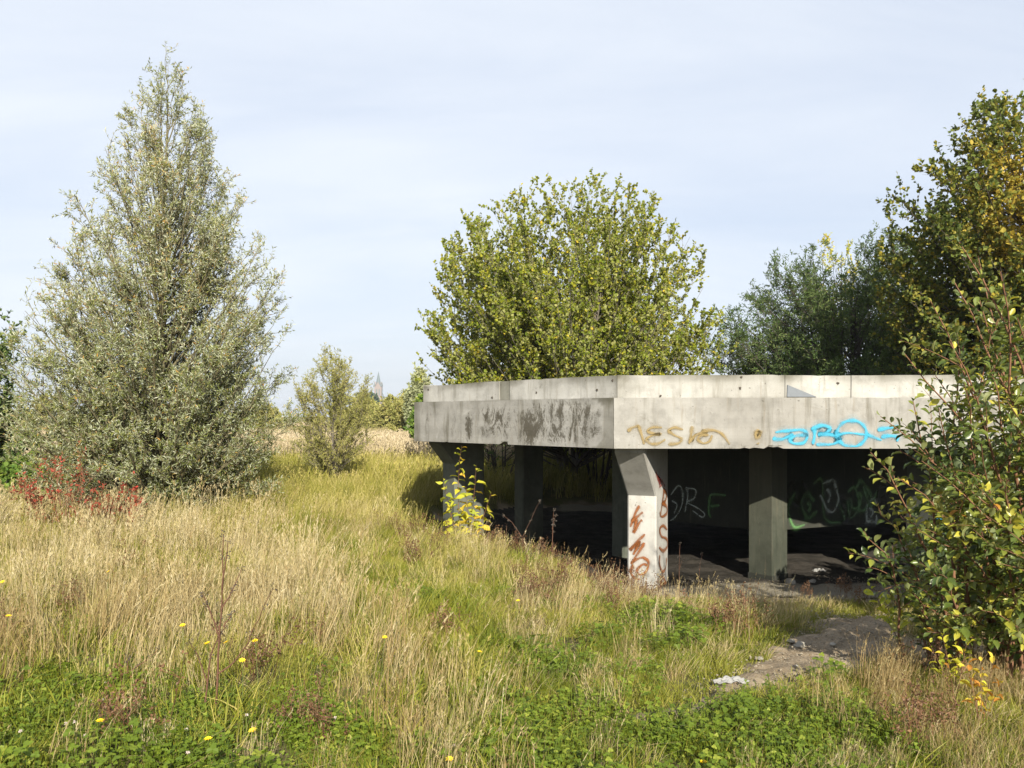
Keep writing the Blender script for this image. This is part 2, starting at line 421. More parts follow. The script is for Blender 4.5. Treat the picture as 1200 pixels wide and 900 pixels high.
na, nrd = 560, 190
rad = np.concatenate([[0.0], np.geomspace(.6, 4000, nrd)])
ang = np.linspace(0, 2*PI, na, endpoint=False)
gx = (rad[:, None]*np.sin(ang)[None]); gy = (rad[:, None]*np.cos(ang)[None])
gz = ground0(gx, gy)
gz = np.where(rad[:, None] > 120, 0, gz)
gV = np.stack([gx, gy, gz], -1).reshape(-1, 3)
gi = np.arange((nrd+1)*na).reshape(nrd+1, na)
gF = np.stack([gi[:-1], np.roll(gi[:-1], -1, 1), np.roll(gi[1:], -1, 1), gi[1:]], -1)[1:].reshape(-1, 4)
cap = [(gi[1, k], gi[1, (k+1) % na], na*0) for k in range(na)]
gm = dirtmask(gx, gy, gz); gm = np.where(osd(gx, gy) < 0, 1, gm)
gF = gF[:, ::-1]
ground = mk('ground', [(gV, gF, gm.ravel(), 0), (gV[:0], np.zeros((0, 3), int), np.zeros(0), 0)], [M['soil']], smooth=True)
tag(ground, 'rough meadow ground of thatch and soil under the grass', kind='structure')

def sheet(name, x0, x1, y0, y1, step, keep, lift, tone, mat):
    nx = int((x1-x0)/step)+1; ny = int((y1-y0)/step)+1
    X, Y = np.meshgrid(np.linspace(x0, x1, nx), np.linspace(y0, y1, ny))
    Z = ground0(X, Y)+lift(X, Y)
    k = keep(X, Y)
    i = np.arange(nx*ny).reshape(ny, nx)
    q = np.stack([i[:-1, :-1], i[:-1, 1:], i[1:, 1:], i[1:, :-1]], -1)
    kk = k[:-1, :-1] & k[:-1, 1:] & k[1:, 1:] & k[1:, :-1]
    q = q[kk]; u, inv = np.unique(q, return_inverse=True)
    V = np.stack([X.ravel()[u], Y.ravel()[u], Z.ravel()[u]], -1)
    return mk(name, [(V, inv.reshape(-1, 4), tone(X, Y).ravel()[u], 0)], [mat], smooth=True)

o = sheet('dirt_path', -1, 7, 3.8, 9.4, .035, lambda x, y: (dirtmask(x, y) > .45) & (osd(x, y) > .02),
          lambda x, y: -.035+(.06+.012*wob(x, y, .12, 2)+.02*wob(x, y, .37, 1)+.007*wob(x, y, .07, 3))*sstep(.42, .85, dirtmask(x, y)), lambda x, y: dirtmask(x, y), M['soil'])
tag(o, 'bare grey dirt path worn through the grass towards the concrete platform', kind='structure')
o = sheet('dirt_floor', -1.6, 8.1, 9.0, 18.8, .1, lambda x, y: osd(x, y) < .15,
          lambda x, y: .03+.02*wob(x, y, .25, 2), lambda x, y: sstep(-1.25, -.55, osd(x, y)+.25*wob(x, y, .8, 2))*sstep(.6, 1.4, x), M['deck_shade'])  # tone paints a sunlit strip along the front edge
tag(o, 'dirt floor painted dark for the shade under the concrete platform', kind='structure')

# ------------------------------------------------------------------ the concrete platform
Z_BOT, Z_LEDGE, Z_TOP = 1.335, 1.913, 2.175
def inset(poly, d):
    n = len(poly); out = []
    for i in range(n):
        p0 = Vector(poly[i-1]); p1 = Vector(poly[i]); p2 = Vector(poly[(i+1) % n])
        e1 = (p1-p0).normalized(); e2 = (p2-p1).normalized()
        n1 = Vector((-e1.y, e1.x)); n2 = Vector((-e2.y, e2.x))
        b = (n1+n2).normalized(); out.append(tuple(p1+b*(d/b.dot(n1))))
    return out

plat = thing('concrete_platform', (3.3, 13.9, -.45), 'low octagonal concrete platform on fin pillars, weathered and sprayed with graffiti', 'concrete shelter')
rngp = np.random.default_rng(11)

def beam_side(i, j, fine):
    """one side of the edge beam, mitred; outer face a fine grid with a chipped lower arris"""
    Po, Pi_ = OCT, inset(OCT, .24)
    a, b, ai, bi = [np.array(v) for v in (Po[i], Po[j], Pi_[i], Pi_[j])]
    e = unit(b-a); a = a+e*.004; b = b-e*.004; ai = ai+e*.004; bi = bi-e*.004
    nu, nv = (90, 16) if fine else (2, 2)
    u = np.linspace(0, 1, nu); v = np.linspace(0, 1, nv)
    nrm = np.array([e[1], -e[0]])
    Pxy = a[None]+(b-a)[None]*u[:, None]
    Vv = np.zeros((nu, nv, 3)); Vv[..., :2] = Pxy[:, None]; Vv[..., 2] = Z_BOT+(Z_LEDGE-Z_BOT)*v
    tone = np.full((nu, nv), .5)
    if fine:
        L = np.linalg.norm(b-a); s = u*L
        chip = np.maximum(0, wob(s+i*7, s*.3, .5, 2)*.5+wob(s+i*3, s*0, .13, 3)*.55-.38)
        Vv[:, 0, 2] += chip*.05; Vv[:, 0, :2] -= nrm*(chip*.03)[:, None]
        top = np.maximum(0, wob(s+i*5, s*.2, .35, 1)*.6+wob(s, s*0, .09, 2)*.5-.5)
        Vv[:, -1, 2] -= top*.03
        Vv[..., :2] += (nrm[None, None]*(wob(s[:, None]+i, v[None]*3, .8, 1)*.004)[..., None])
        tone = tone_beam(i, u[:, None], v[None]*np.ones((nu, 1)))
    idx = np.arange(nu*nv).reshape(nu, nv)
    q = np.stack([idx[:-1, :-1], idx[1:, :-1], idx[1:, 1:], idx[:-1, 1:]], -1).reshape(-1, 4)
    ib = ai[None]+(bi-ai)[None]*u[:, None]
    inn = np.zeros((nu, 2, 3)); inn[:, :, :2] = ib[:, None]; inn[:, 0, 2] = Z_BOT+.01; inn[:, 1, 2] = Z_LEDGE
    V2 = np.concatenate([Vv.reshape(-1, 3), inn.reshape(-1, 3)]); o_ = nu*nv
    ii = o_+np.arange(nu*2).reshape(nu, 2)
    q2 = [np.stack([idx[:-1, 0], ii[:-1, 0], ii[1:, 0], idx[1:, 0]], -1), np.stack([idx[:-1, -1], idx[1:, -1], ii[1:, 1], ii[:-1, 1]], -1),
          np.stack([ii[:-1, 0], ii[:-1, 1], ii[1:, 1], ii[1:, 0]], -1)]
    q = np.concatenate([q]+q2)
    ends = [tuple(idx[0, ::-1])+(ii[0, 0], ii[0, 1]), tuple(idx[-1, :])+(ii[-1, 1], ii[-1, 0])]
    tn = np.concatenate([tone.ravel(), np.full(nu*2, .5)])
    ch = [(V2, q, tn, 0)]
    obj_ = mk('edge_beam', [(V2, q, tn, 0)], [M['conc']], plat)
    capm = mk_ends(obj_, V2, ends)
    return obj_

def mk_ends(o, V2, ends):
    bm_faces = [list(map(int, f)) for f in ends]
    me = o.data
    vs = [v.co[:] for v in me.vertices]; fs = [tuple(p.vertices) for p in me.polygons]+[tuple(f) for f in bm_faces]
    tn = [d.value for d in me.attributes['tone'].data]
    me2 = bpy.data.meshes.new(o.name); me2.from_pydata(vs, [], fs)
    a = me2.attributes.new('tone', 'FLOAT', 'POINT'); a.data.foreach_set('value', tn)
    for m_ in me.materials: me2.materials.append(m_)
    o.data = me2; bpy.data.meshes.remove(me)

def tone_beam(i, u, v):
    t = np.full(np.broadcast(u, v).shape, .5)
    if i == 7:       # left side: runs from the far-left corner (u=0) to the near corner (u=1)
        for c, wd, vc, hv, am in ((.325, .022, .45, .42, .46), (.22, .06, .5, .4, .14), (.47, .12, .5, .45, .27), (.66, .07, .48, .50, .44), (.78, .10, .5, .50, .33), (.88, .07, .5, .47, .36), (.60, .34, .5, .5, .17), (.08, .05, .5, .5, .16)):
            t = np.maximum(t, .5+am*np.exp(-((u-c)/wd)**2-((v-vc)/hv)**4))
        t = t-np.where((u > .79), .30, 0)*sstep(.79, .87, u)*(t < .58)
        t = t-.28*sstep(.06, .02, u)*(t < .58)
        t = t-(.30*sstep(.74, .98, v)+.2*sstep(.14, .0, v))*(t < .58)*np.clip(.6+.6*wob(u*3.9, v*.3, .5, 2), 0, 1)
    else:
        t = t-.42*sstep(.70, .98, v)*np.clip(.5+.7*wob(u*5, v*.2, .6, 1), 0, 1)-.22*np.exp(-((u-.52)/.05)**2)*sstep(.2, .9, v)-.14*np.exp(-((u-.47)/.04)**2)*sstep(.2, .9, v)
        t = t-.16*np.exp(-((u-.02)/.03)**2)-.15*sstep(.10, .0, v)
        t = np.maximum(t, .5+.16*np.exp(-((u-.30)/.22)**2)*sstep(.12, .02, v))
    return t

beams = [beam_side(i, (i+1) % 8, i in (0, 7)) for i in range(8)]

# parapet: separate panels with open joints, set back from the beam
PO, PI_in = inset(OCT, .13), inset(OCT, .33)
def px_on(i, px):
    """fraction along outer parapet side i where the ray through photo column px meets it"""
    a, b = Vector(PO[i]), Vector(PO[(i+1) % 8]); k = (px-600)/F
    e = b-a
    return (k*a.y-a.x)/(e.x-k*e.y)
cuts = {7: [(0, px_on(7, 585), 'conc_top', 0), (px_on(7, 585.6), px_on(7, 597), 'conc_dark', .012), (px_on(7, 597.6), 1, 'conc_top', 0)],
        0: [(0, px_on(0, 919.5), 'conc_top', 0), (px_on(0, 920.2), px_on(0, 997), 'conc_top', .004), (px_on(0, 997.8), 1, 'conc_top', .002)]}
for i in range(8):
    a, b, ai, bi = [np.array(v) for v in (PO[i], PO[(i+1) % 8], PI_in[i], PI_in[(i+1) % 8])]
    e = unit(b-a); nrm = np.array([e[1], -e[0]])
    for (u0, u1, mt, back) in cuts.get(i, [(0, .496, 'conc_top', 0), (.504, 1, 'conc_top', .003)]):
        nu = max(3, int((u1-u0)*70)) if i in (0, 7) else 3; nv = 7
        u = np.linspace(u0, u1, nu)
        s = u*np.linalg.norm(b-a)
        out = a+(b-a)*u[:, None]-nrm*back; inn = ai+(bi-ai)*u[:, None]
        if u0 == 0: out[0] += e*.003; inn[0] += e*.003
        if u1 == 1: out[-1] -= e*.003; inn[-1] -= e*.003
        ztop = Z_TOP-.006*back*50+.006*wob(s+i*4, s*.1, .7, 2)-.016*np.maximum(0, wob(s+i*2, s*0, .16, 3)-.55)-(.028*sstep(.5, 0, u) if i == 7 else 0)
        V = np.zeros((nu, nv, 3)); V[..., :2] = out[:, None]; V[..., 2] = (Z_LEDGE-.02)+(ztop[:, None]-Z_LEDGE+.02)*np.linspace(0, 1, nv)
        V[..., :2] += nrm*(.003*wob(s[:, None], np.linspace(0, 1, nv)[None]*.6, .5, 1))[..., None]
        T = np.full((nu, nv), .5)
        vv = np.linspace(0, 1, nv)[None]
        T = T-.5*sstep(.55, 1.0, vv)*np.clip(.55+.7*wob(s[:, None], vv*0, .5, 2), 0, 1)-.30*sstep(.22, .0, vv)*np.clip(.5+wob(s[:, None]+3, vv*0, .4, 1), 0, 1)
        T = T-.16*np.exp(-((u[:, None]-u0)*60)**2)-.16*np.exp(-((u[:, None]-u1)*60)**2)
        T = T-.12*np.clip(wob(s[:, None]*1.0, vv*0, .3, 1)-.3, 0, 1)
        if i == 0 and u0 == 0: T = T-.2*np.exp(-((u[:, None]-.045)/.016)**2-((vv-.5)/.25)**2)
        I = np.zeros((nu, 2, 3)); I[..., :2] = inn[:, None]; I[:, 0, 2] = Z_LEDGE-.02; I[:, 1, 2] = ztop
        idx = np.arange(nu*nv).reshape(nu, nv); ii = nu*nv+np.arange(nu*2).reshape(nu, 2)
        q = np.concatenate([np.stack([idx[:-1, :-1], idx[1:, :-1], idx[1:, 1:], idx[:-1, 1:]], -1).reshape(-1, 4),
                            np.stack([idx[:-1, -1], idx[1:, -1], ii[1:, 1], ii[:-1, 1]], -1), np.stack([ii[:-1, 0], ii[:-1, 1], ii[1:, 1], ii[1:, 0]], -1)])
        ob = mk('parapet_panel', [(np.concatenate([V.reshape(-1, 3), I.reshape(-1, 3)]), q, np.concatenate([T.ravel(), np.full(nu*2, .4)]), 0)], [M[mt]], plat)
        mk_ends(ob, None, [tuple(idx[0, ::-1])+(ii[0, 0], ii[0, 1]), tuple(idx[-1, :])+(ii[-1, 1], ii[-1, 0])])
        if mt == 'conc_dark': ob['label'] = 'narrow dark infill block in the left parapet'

sl = inset(OCT, .25)
mk('deck_slab', prism(sl, 1.56, 1.86), [M['conc_wall_shaded']], plat)

# bolts and holes: small fixings left in the parapet, and the triangular grey patch
def on_plane(px, py, P, n):
    P = Vector(P); n = Vector(n); d = Vector(((px-600)/F, 1, -(py-HOR)/F)); c = Vector((0, 0, EYE))
    return c+d*((P-c).dot(n)/d.dot(n))
PZ = 1.9
N0 = Vector((0, -1, 0)); NL = Vector((-(OCT[0][1]-OCT[7][1])*-1, 0, 0))
eL = (Vector(OCT[0])-Vector(OCT[7])).normalized(); NL = Vector((eL.y, -eL.x, 0))
PP0 = Vector((*PO[0], PZ)); PPL = Vector((*PO[7], PZ))
tri = [on_plane(x, y, PP0+N0*.012, N0) for x, y in ((923, 451), (957, 465), (922.5, 465))]
back = [v-N0*.012 for v in tri]
ob = mk('grey_patch', [([tuple(v) for v in tri+back], [(2, 1, 0), (3, 4, 5)], None, 0), ([tuple(v) for v in tri+back], [(0, 1, 4, 3), (1, 2, 5, 4), (2, 0, 3, 5)], None, 0)], [M['paint_grey']], plat)
ob['label'] = 'flat triangular grey patch on the front parapet'
def hole(c, n, r):
    c = np.array(c); t = np.array([n[1]*-1, n[0], 0]); an = np.linspace(0, 2*PI, 9)[:-1]
    k = rngp.uniform(.6, 1.3, 8)
    V = [c+np.array(n)*.012]+[c+np.array(n)*.004+(math.cos(a)*t+math.sin(a)*np.array([0, 0, 1]))*r*k[q] for q, a in enumerate(an)]
    return V, [(0, 1+q, 1+(q+1) % 8) for q in range(8)]
for x, y in ((562, 446), (502, 456.5), (577, 466), (700, 457), (718, 446), (869, 442), (867, 455), (774, 463.8), (982, 449), (629, 460)):
    left = x < 727
    c = on_plane(x, y, PPL if left else PP0, NL if left else N0)
    V, Fc = hole(c, NL if left else N0, .018)
    mk('fixing_hole', [(V, Fc, None, 0)], [M['bark_dark']], plat)

# pillars: fins with a bracket reaching out to the beam
def fin_pillar(tip, outd, w_, b, c, zk, ztop, mat, tilt=0.0, label=None):
    """tip: left end of the bracket's outer top edge; outd: outward; w_: width; b: bracket reach; c: depth of the shaft"""
    o2 = Vector((*outd, 0)).normalized(); t = Vector((-o2.y, o2.x, 0))
    if t.x < 0: t = -t
    prof = [(0, ztop), (0, ztop-.06), (-b, zk), (-b, -.9), (-b-c, -.9), (-b-c, ztop)]
    nz = []
    for k in range(len(prof)):
        (r0, z0), (r1, z1) = prof[k], prof[(k+1) % len(prof)]
        m_ = 6 if k in (2, 1) else 1
        for q in range(m_): nz.append((r0+(r1-r0)*q/m_, z0+(z1-z0)*q/m_))
    ch = .018
    V = []; n = len(nz)
    cen = (-b-c*.5, 0)
    for s, inn in ((0, ch), (ch, 0), (w_-ch, 0), (w_, ch)):
        for (r, z) in nz:
            rr = r
            if inn: rr = r-inn if r > cen[0] else r+inn
            p = Vector((*tip, 0))+t*s+o2*rr
            V.append((p.x, p.y, z))
    V = np.array(V)
    q = [(k*n+i, k*n+(i+1) % n, (k+1)*n+(i+1) % n, (k+1)*n+i) for k in range(3) for i in range(n)]
    cr = np.cross(np.array(t), np.array(o2))
    T = np.full(len(V), .5)
    T = T-np.where((V[:, 2] > zk+.02) & (V[:, 2] < ztop-.03), 0.12, 0)
    ob = mk('pillar', [(V, q, T, 0)], [M[mat]], plat)
    mk_ends(ob, None, [tuple(range(n)), tuple(range(4*n-1, 3*n-1, -1))])
    bm_fix(ob)
    if label: ob['label'] = label
    return ob, o2, t
import bmesh
def bm_fix(o):
    bm = bmesh.new(); bm.from_mesh(o.data); bmesh.ops.recalc_face_normals(bm, faces=bm.faces); bm.to_mesh(o.data); bm.free()
for b_ in beams: bm_fix(b_)
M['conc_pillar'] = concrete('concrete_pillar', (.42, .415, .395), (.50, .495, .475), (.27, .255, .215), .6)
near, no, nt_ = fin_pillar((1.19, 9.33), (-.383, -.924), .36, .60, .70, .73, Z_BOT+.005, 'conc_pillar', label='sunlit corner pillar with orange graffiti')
fin_pillar((-1.28, 12.30), (-.85, -.53), .40, .24, .52, .98, Z_BOT+.005, 'conc_shaded', label='shaded pillar under the left corner')
fin_pillar((.02, 14.05), (-.9, -.45), .34, .02, .40, .98, 1.6, 'conc_shaded')
fin_pillar((1.50, 12.1), (-.383, -.924), .30, .02, .40, .98, 1.6, 'conc_shaded')
fin_pillar((2.30, 18.2), (-.1, .99), .36, .3, .6, .73, Z_BOT+.005, 'conc_shaded')
fin_pillar((5.62, 9.25), (.383, -.924), .36, .60, .70, .73, Z_BOT+.005, 'conc_shaded', label='pillar with blue paint behind the bush')
fin_pillar((8.45, 11.75), (.92, -.38), .36, .5, .6, .73, Z_BOT+.005, 'conc_shaded')

# the column standing before the drum
cc = Vector((3.37, 10.56)); h_ = .172; ca, sa = math.cos(math.radians(38)), math.sin(math.radians(38))
def rotsq(c, h, ca=ca, sa=sa):
    return [(c.x+x*ca-y*sa, c.y+x*sa+y*ca) for x, y in ((-h, -h), (h, -h), (h, h), (-h, h))]
V, Fc = [], []
zs = np.linspace(-.36, 1.57, 12)
sq = rotsq(cc, h_)
for z in zs: V += [(x, y, z) for x, y in sq]
for k in range(11): Fc += [(k*4+i, k*4+(i+1) % 4, k*4+4+(i+1) % 4, k*4+4+i) for i in range(4)]
tz = np.repeat(.5-.30*sstep(.25, 1.0, zs), 4)  # darkens upward: shade beneath the deck painted on the column
M['conc_col_shaded'] = concrete('concrete_column_shaded', (.050, .056, .042), (.085, .092, .070), (.024, .032, .022), 1.2)  # separate darker concrete, the column's shade put into its colour
mk('column', [(V, Fc, tz, 0)], [M['conc_col_shaded']], plat)['label'] = 'square column standing before the hanging wall'
mk('column_plinth', prism(rotsq(cc, h_+.01), -.75, -.355), [M['conc_wall_shaded']], plat)
# the hanging wall of the inner drum
DR = [(3.45, 10.85), (5.5, 11.75), (7.0, 13.5), (6.5, 16.0), (4.5, 17.0), (2.7, 16.0), (2.0, 14.0), (2.3, 11.9)]
DI = inset(DR, .2); n = 8
V = [(x, y, .15) for x, y in DR]+[(x, y, 1.565) for x, y in DR]+[(x, y, .15) for x, y in DI]+[(x, y, 1.565) for x, y in DI]
q = []
for i in range(8):
    j = (i+1) % 8
    q += [(i, j, n+j, n+i), (2*n+j, 2*n+i, 3*n+i, 3*n+j), (j, i, 2*n+i, 2*n+j)]
mk('hanging_wall', [(V, q, None, 0)], [M['conc_wall_shaded']], plat)
# deep joists under the slab, just visible in the gloom
for k in range(5):
    p = Vector(OCT[[0, 1, 7, 2, 6][k]]); c0 = Vector((3.3, 13.9)); e = (c0-p).normalized(); p = p+e*.9; t = Vector((-e.y, e.x))*.11
    e2 = p+e*1.0
    mk('joist', prism([tuple(p-t), tuple(e2-t), tuple(e2+t), tuple(p+t)][::1], 1.36, 1.558), [M['conc_wall_shaded']], plat)

# graffiti: strokes of paint lying on the concrete
_lift = [0.0]
def ribbon(pts, width, P, n, sc=1.0, jitter=.004):
    """one spray stroke through photo pixels, laid on the plane (P, n)"""
    n = Vector(n).normalized()
    pts = np.array(pts, float)
    # Catmull-Rom
    pe = np.vstack([2*pts[0]-pts[1], pts, 2*pts[-1]-pts[-2]]); out = []
    for k in range(1, len(pe)-2):
        for t in np.linspace(0, 1, 7)[:-1]:
            a, b, c, d = pe[k-1:k+3]
            out.append(.5*(2*b+(c-a)*t+(2*a-5*b+4*c-d)*t*t+(3*b-a-3*c+d)*t**3))
    out.append(pts[-1])
    _lift[0] += .00025
    L = [Vector(on_plane(x, y, Vector(P)+n*(.0035+_lift[0]), n)) for x, y in out]
    V = []; T = []
    m_ = len(L)
    for k in range(m_):
        tg = (L[min(k+1, m_-1)]-L[max(k-1, 0)])
        if tg.length < 1e-6: tg = Vector((1, 0, 0))
        sd = tg.normalized().cross(n)
        tw = width*.5*(1+.22*math.sin(k*.61+m_)+.16*math.sin(k*.27+m_*2))*(.55 if k in (0, m_-1) else 1)
        for f in (-1, 0, 1):
            v = L[k]+sd*f*tw
            if abs(n.y+1) < .01: v.z = max(v.z, Z_BOT+.012)
            V.append(tuple(v)); T.append((f+1)/2)
    Fc = []
    for k in range(m_-1):
        a = k*3; Fc += [(a, a+1, a+4, a+3), (a+1, a+2, a+5, a+4)]
    return V, Fc, T
def graffiti(strokes, width, P, n, mat, parent, label, name='graffiti'):
    _lift[0] = 0
    mist = M.setdefault(mat.name+'_mist', paint_mist(mat))
    for s in strokes:
        wd = width*1.4
        if isinstance(s[0], (int, float)): wd = s[0]*1.4; s = s[1:]
        V0, F0, T0 = ribbon(s, wd*2.6, P, n); V, Fc, T = ribbon(s, wd, P, n)
        o = mk('sprayed_stroke', [(V, Fc, T, 0), (V0, F0, T0, 1)], [mat, mist], parent); o['label'] = label
def z6(*p): return [(700+x/3.158, 470+y/3.158) for x, y in p]
def z2(*p): return [(700+x/3.0, 420+y/3.0) for x, y in p]
PF = Vector((*OCT[0], 1.5))+N0*.006
fb = beams[0]
graffiti([z6((112, 112), (130, 98), (155, 90)), z6((152, 88), (164, 125), (174, 160)),
          z6((240, 98), (205, 97), (186, 110), (205, 120), (235, 121), (205, 126), (182, 142), (200, 158), (228, 156), (252, 142)),
          z6((318, 106), (285, 98), (264, 110), (285, 126), (312, 140), (300, 156), (262, 160)),
          z6((352, 92), (346, 125), (340, 158)), z6((342, 150), (362, 128), (384, 118), (410, 112)),
          z6((412, 126), (385, 126), (372, 142), (392, 156), (415, 148), (425, 126)), z6((385, 110), (430, 108), (462, 122), (490, 160)),
          (.05, *z6((600, 106), (588, 122), (592, 134), (602, 126), (601, 108))), (.03, *z6((594, 154), (596, 160)))],
         .032, PF, N0, M['paint_tan'], fb, 'faded tan sprayed lettering on the front beam')
graffiti([z2((616, 281), (648, 284), (690, 266)), z2((626, 259), (675, 254), (722, 252), (738, 272), (726, 296), (692, 299), (678, 286), (700, 271), (742, 270)),
          z2((762, 240), (764, 270), (758, 302)), z2((752, 248), (792, 235), (818, 246), (802, 262), (775, 268)), z2((775, 268), (822, 268), (850, 284), (828, 301), (770, 302)),
          z2(*[(895+52*math.cos(a), 264+46*math.sin(a)) for a in np.linspace(2.6, 2.6+2*PI+.25, 15)]),
          (.028, *z2((832, 272), (880, 262), (940, 268))), (.03, *z2((946, 266), (1000, 288))), (.04, *z2((985, 251), (1022, 244), (1062, 240))), (.04, *z2((998, 276), (1030, 272), (1056, 276), (1054, 292)))],
         .040, PF, N0, M['paint_cyan'], fb, 'cyan sprayed lettering on the front beam')
# near pillar, outer face (normal no) and right side face (normal nt_)
kl = Vector((1.19, 9.33, 0))-no*.60
graffiti([z2((148, 517), (132, 548), (116, 592)), z2((119, 574), (146, 552), (160, 540)), z2((140, 562), (134, 585), (128, 612), (150, 575), (158, 568)),
          z2((168, 618), (140, 645), (114, 674), (150, 642), (138, 668), (126, 690)), z2((166, 648), (140, 690), (118, 722)),
          z2((118, 722), (140, 706), (160, 700), (180, 716), (172, 748), (150, 760), (140, 745), (160, 724), (178, 728)), z2((126, 724), (118, 752), (132, 772), (150, 778))],
         .030, kl+no*.004, no, M['paint_orange'], near, 'orange sprayed scrawl on the pillar front')
sp = kl+nt_*.36
graffiti([z2((236, 458), (230, 500), (222, 555)), z2((232, 462), (244, 475), (240, 500), (226, 510)), z2((228, 510), (244, 520), (244, 545), (226, 556), (220, 540)),
          z2((246, 602), (232, 588), (220, 600), (226, 625), (244, 635), (246, 662), (232, 676), (218, 664)),
          z2((220, 690), (220, 725), (230, 750), (241, 735), (244, 700)), z2((218, 822), (230, 768), (247, 806)), z2((222, 796), (244, 788))],
         .040, sp+nt_*.004, nt_, M['paint_orange'], near, 'orange sprayed letters running down the pillar side')
graffiti([z2((206, 398), (216, 432), (222, 446)), z2((214, 420), (226, 428), (238, 450)), z2((210, 412), (228, 440), (218, 452))], .03, sp+nt_*.004, nt_, M['paint_red'], near, 'faint red scribble high on the pillar side')
hw = bpy.data.objects['hanging_wall']
dl = Vector((*DR[7], .8)); de = (Vector(DR[0])-Vector(DR[7])).normalized(); dn = Vector((de.y, -de.x, 0))
graffiti([z2((258, 480), (285, 448), (300, 470), (296, 520), (272, 560), (256, 570)), z2((262, 500), (280, 515), (270, 545)), z2((312, 452), (318, 480), (308, 540)), z2((312, 455), (345, 462), (340, 492), (315, 505), (345, 522), (376, 545), (368, 558), (335, 535))],
         .022, dl+dn*.004, dn, M['paint_white'], hw, 'pale outlined letters on the dark hanging wall')
graffiti([z2((395, 480), (430, 478), (452, 482)), z2((396, 482), (392, 540), (400, 560)), z2((398, 520), (430, 516))], .03, dl+dn*.004, dn, M['paint_green'], hw, 'faint green letter on the dark hanging wall')
d2 = Vector((*DR[0], .8)); de2 = (Vector(DR[1])-Vector(DR[0])).normalized(); dn2 = Vector((de2.y, -de2.x, 0))
graffiti([z2((760, 440), (790, 430), (800, 560), (860, 575), (865, 545), (840, 500)), z2((700, 470), (672, 520), (690, 590), (730, 585)), z2((880, 470), (905, 455), (920, 520), (890, 560), (880, 500)), z2((935, 450), (960, 520), (985, 460))],
         .035, d2+dn2*.004, dn2, M['paint_green'], hw, 'dim green outlined letters on the dark hanging wall')
rgf = np.random.default_rng(31)
for q, (cx_, cy_, w_, h_) in enumerate(((700, 470, 60, 90), (745, 520, 50, 80), (815, 480, 60, 110), (870, 530, 50, 90), (925, 490, 60, 100), (965, 540, 46, 80), (1010, 500, 50, 90))):
    a0 = rgf.uniform(0, 6); tt_ = np.linspace(0, 5.4, 9)
    loop = [(cx_+w_*.5*math.cos(a0+t_)*(1+.25*math.sin(2*t_+q)), cy_+h_*.5*math.sin(a0+t_)*(1+.2*math.cos(3*t_+q))) for t_ in tt_]
    graffiti([z2(*loop), z2((cx_-8, cy_-h_*.2), (cx_+4, cy_), (cx_-4, cy_+h_*.25))], .05, d2+dn2*.004, dn2, M[('paint_black', 'paint_green', 'paint_white')[q % 3]], hw, 'dim bubble letter on the dark hanging wall')
pr = [o for o in plat.children if o.get('label') == 'pillar with blue paint behind the bush'][0]
kr = Vector((5.62, 9.25, 0))-Vector((.383, -.924, 0))*.60; nr_ = Vector((.383, -.924, 0))
graffiti([(.14, (1100, 600), (1108, 606), (1118, 600)), (.16, (1122, 610), (1130, 615)), (.1, (1098, 618), (1104, 622))], .1, kr+nr_*.004, nr_, M['paint_blue'], pr, 'blue paint on the pillar behind the bush')

# ------------------------------------------------------------------ trees
def bez(a, b, c, K):
    t = np.linspace(0, 1, K)[None, :, None]
    return (1-t)**2*a[:, None]+2*t*(1-t)*b[:, None]+t*t*c[:, None]

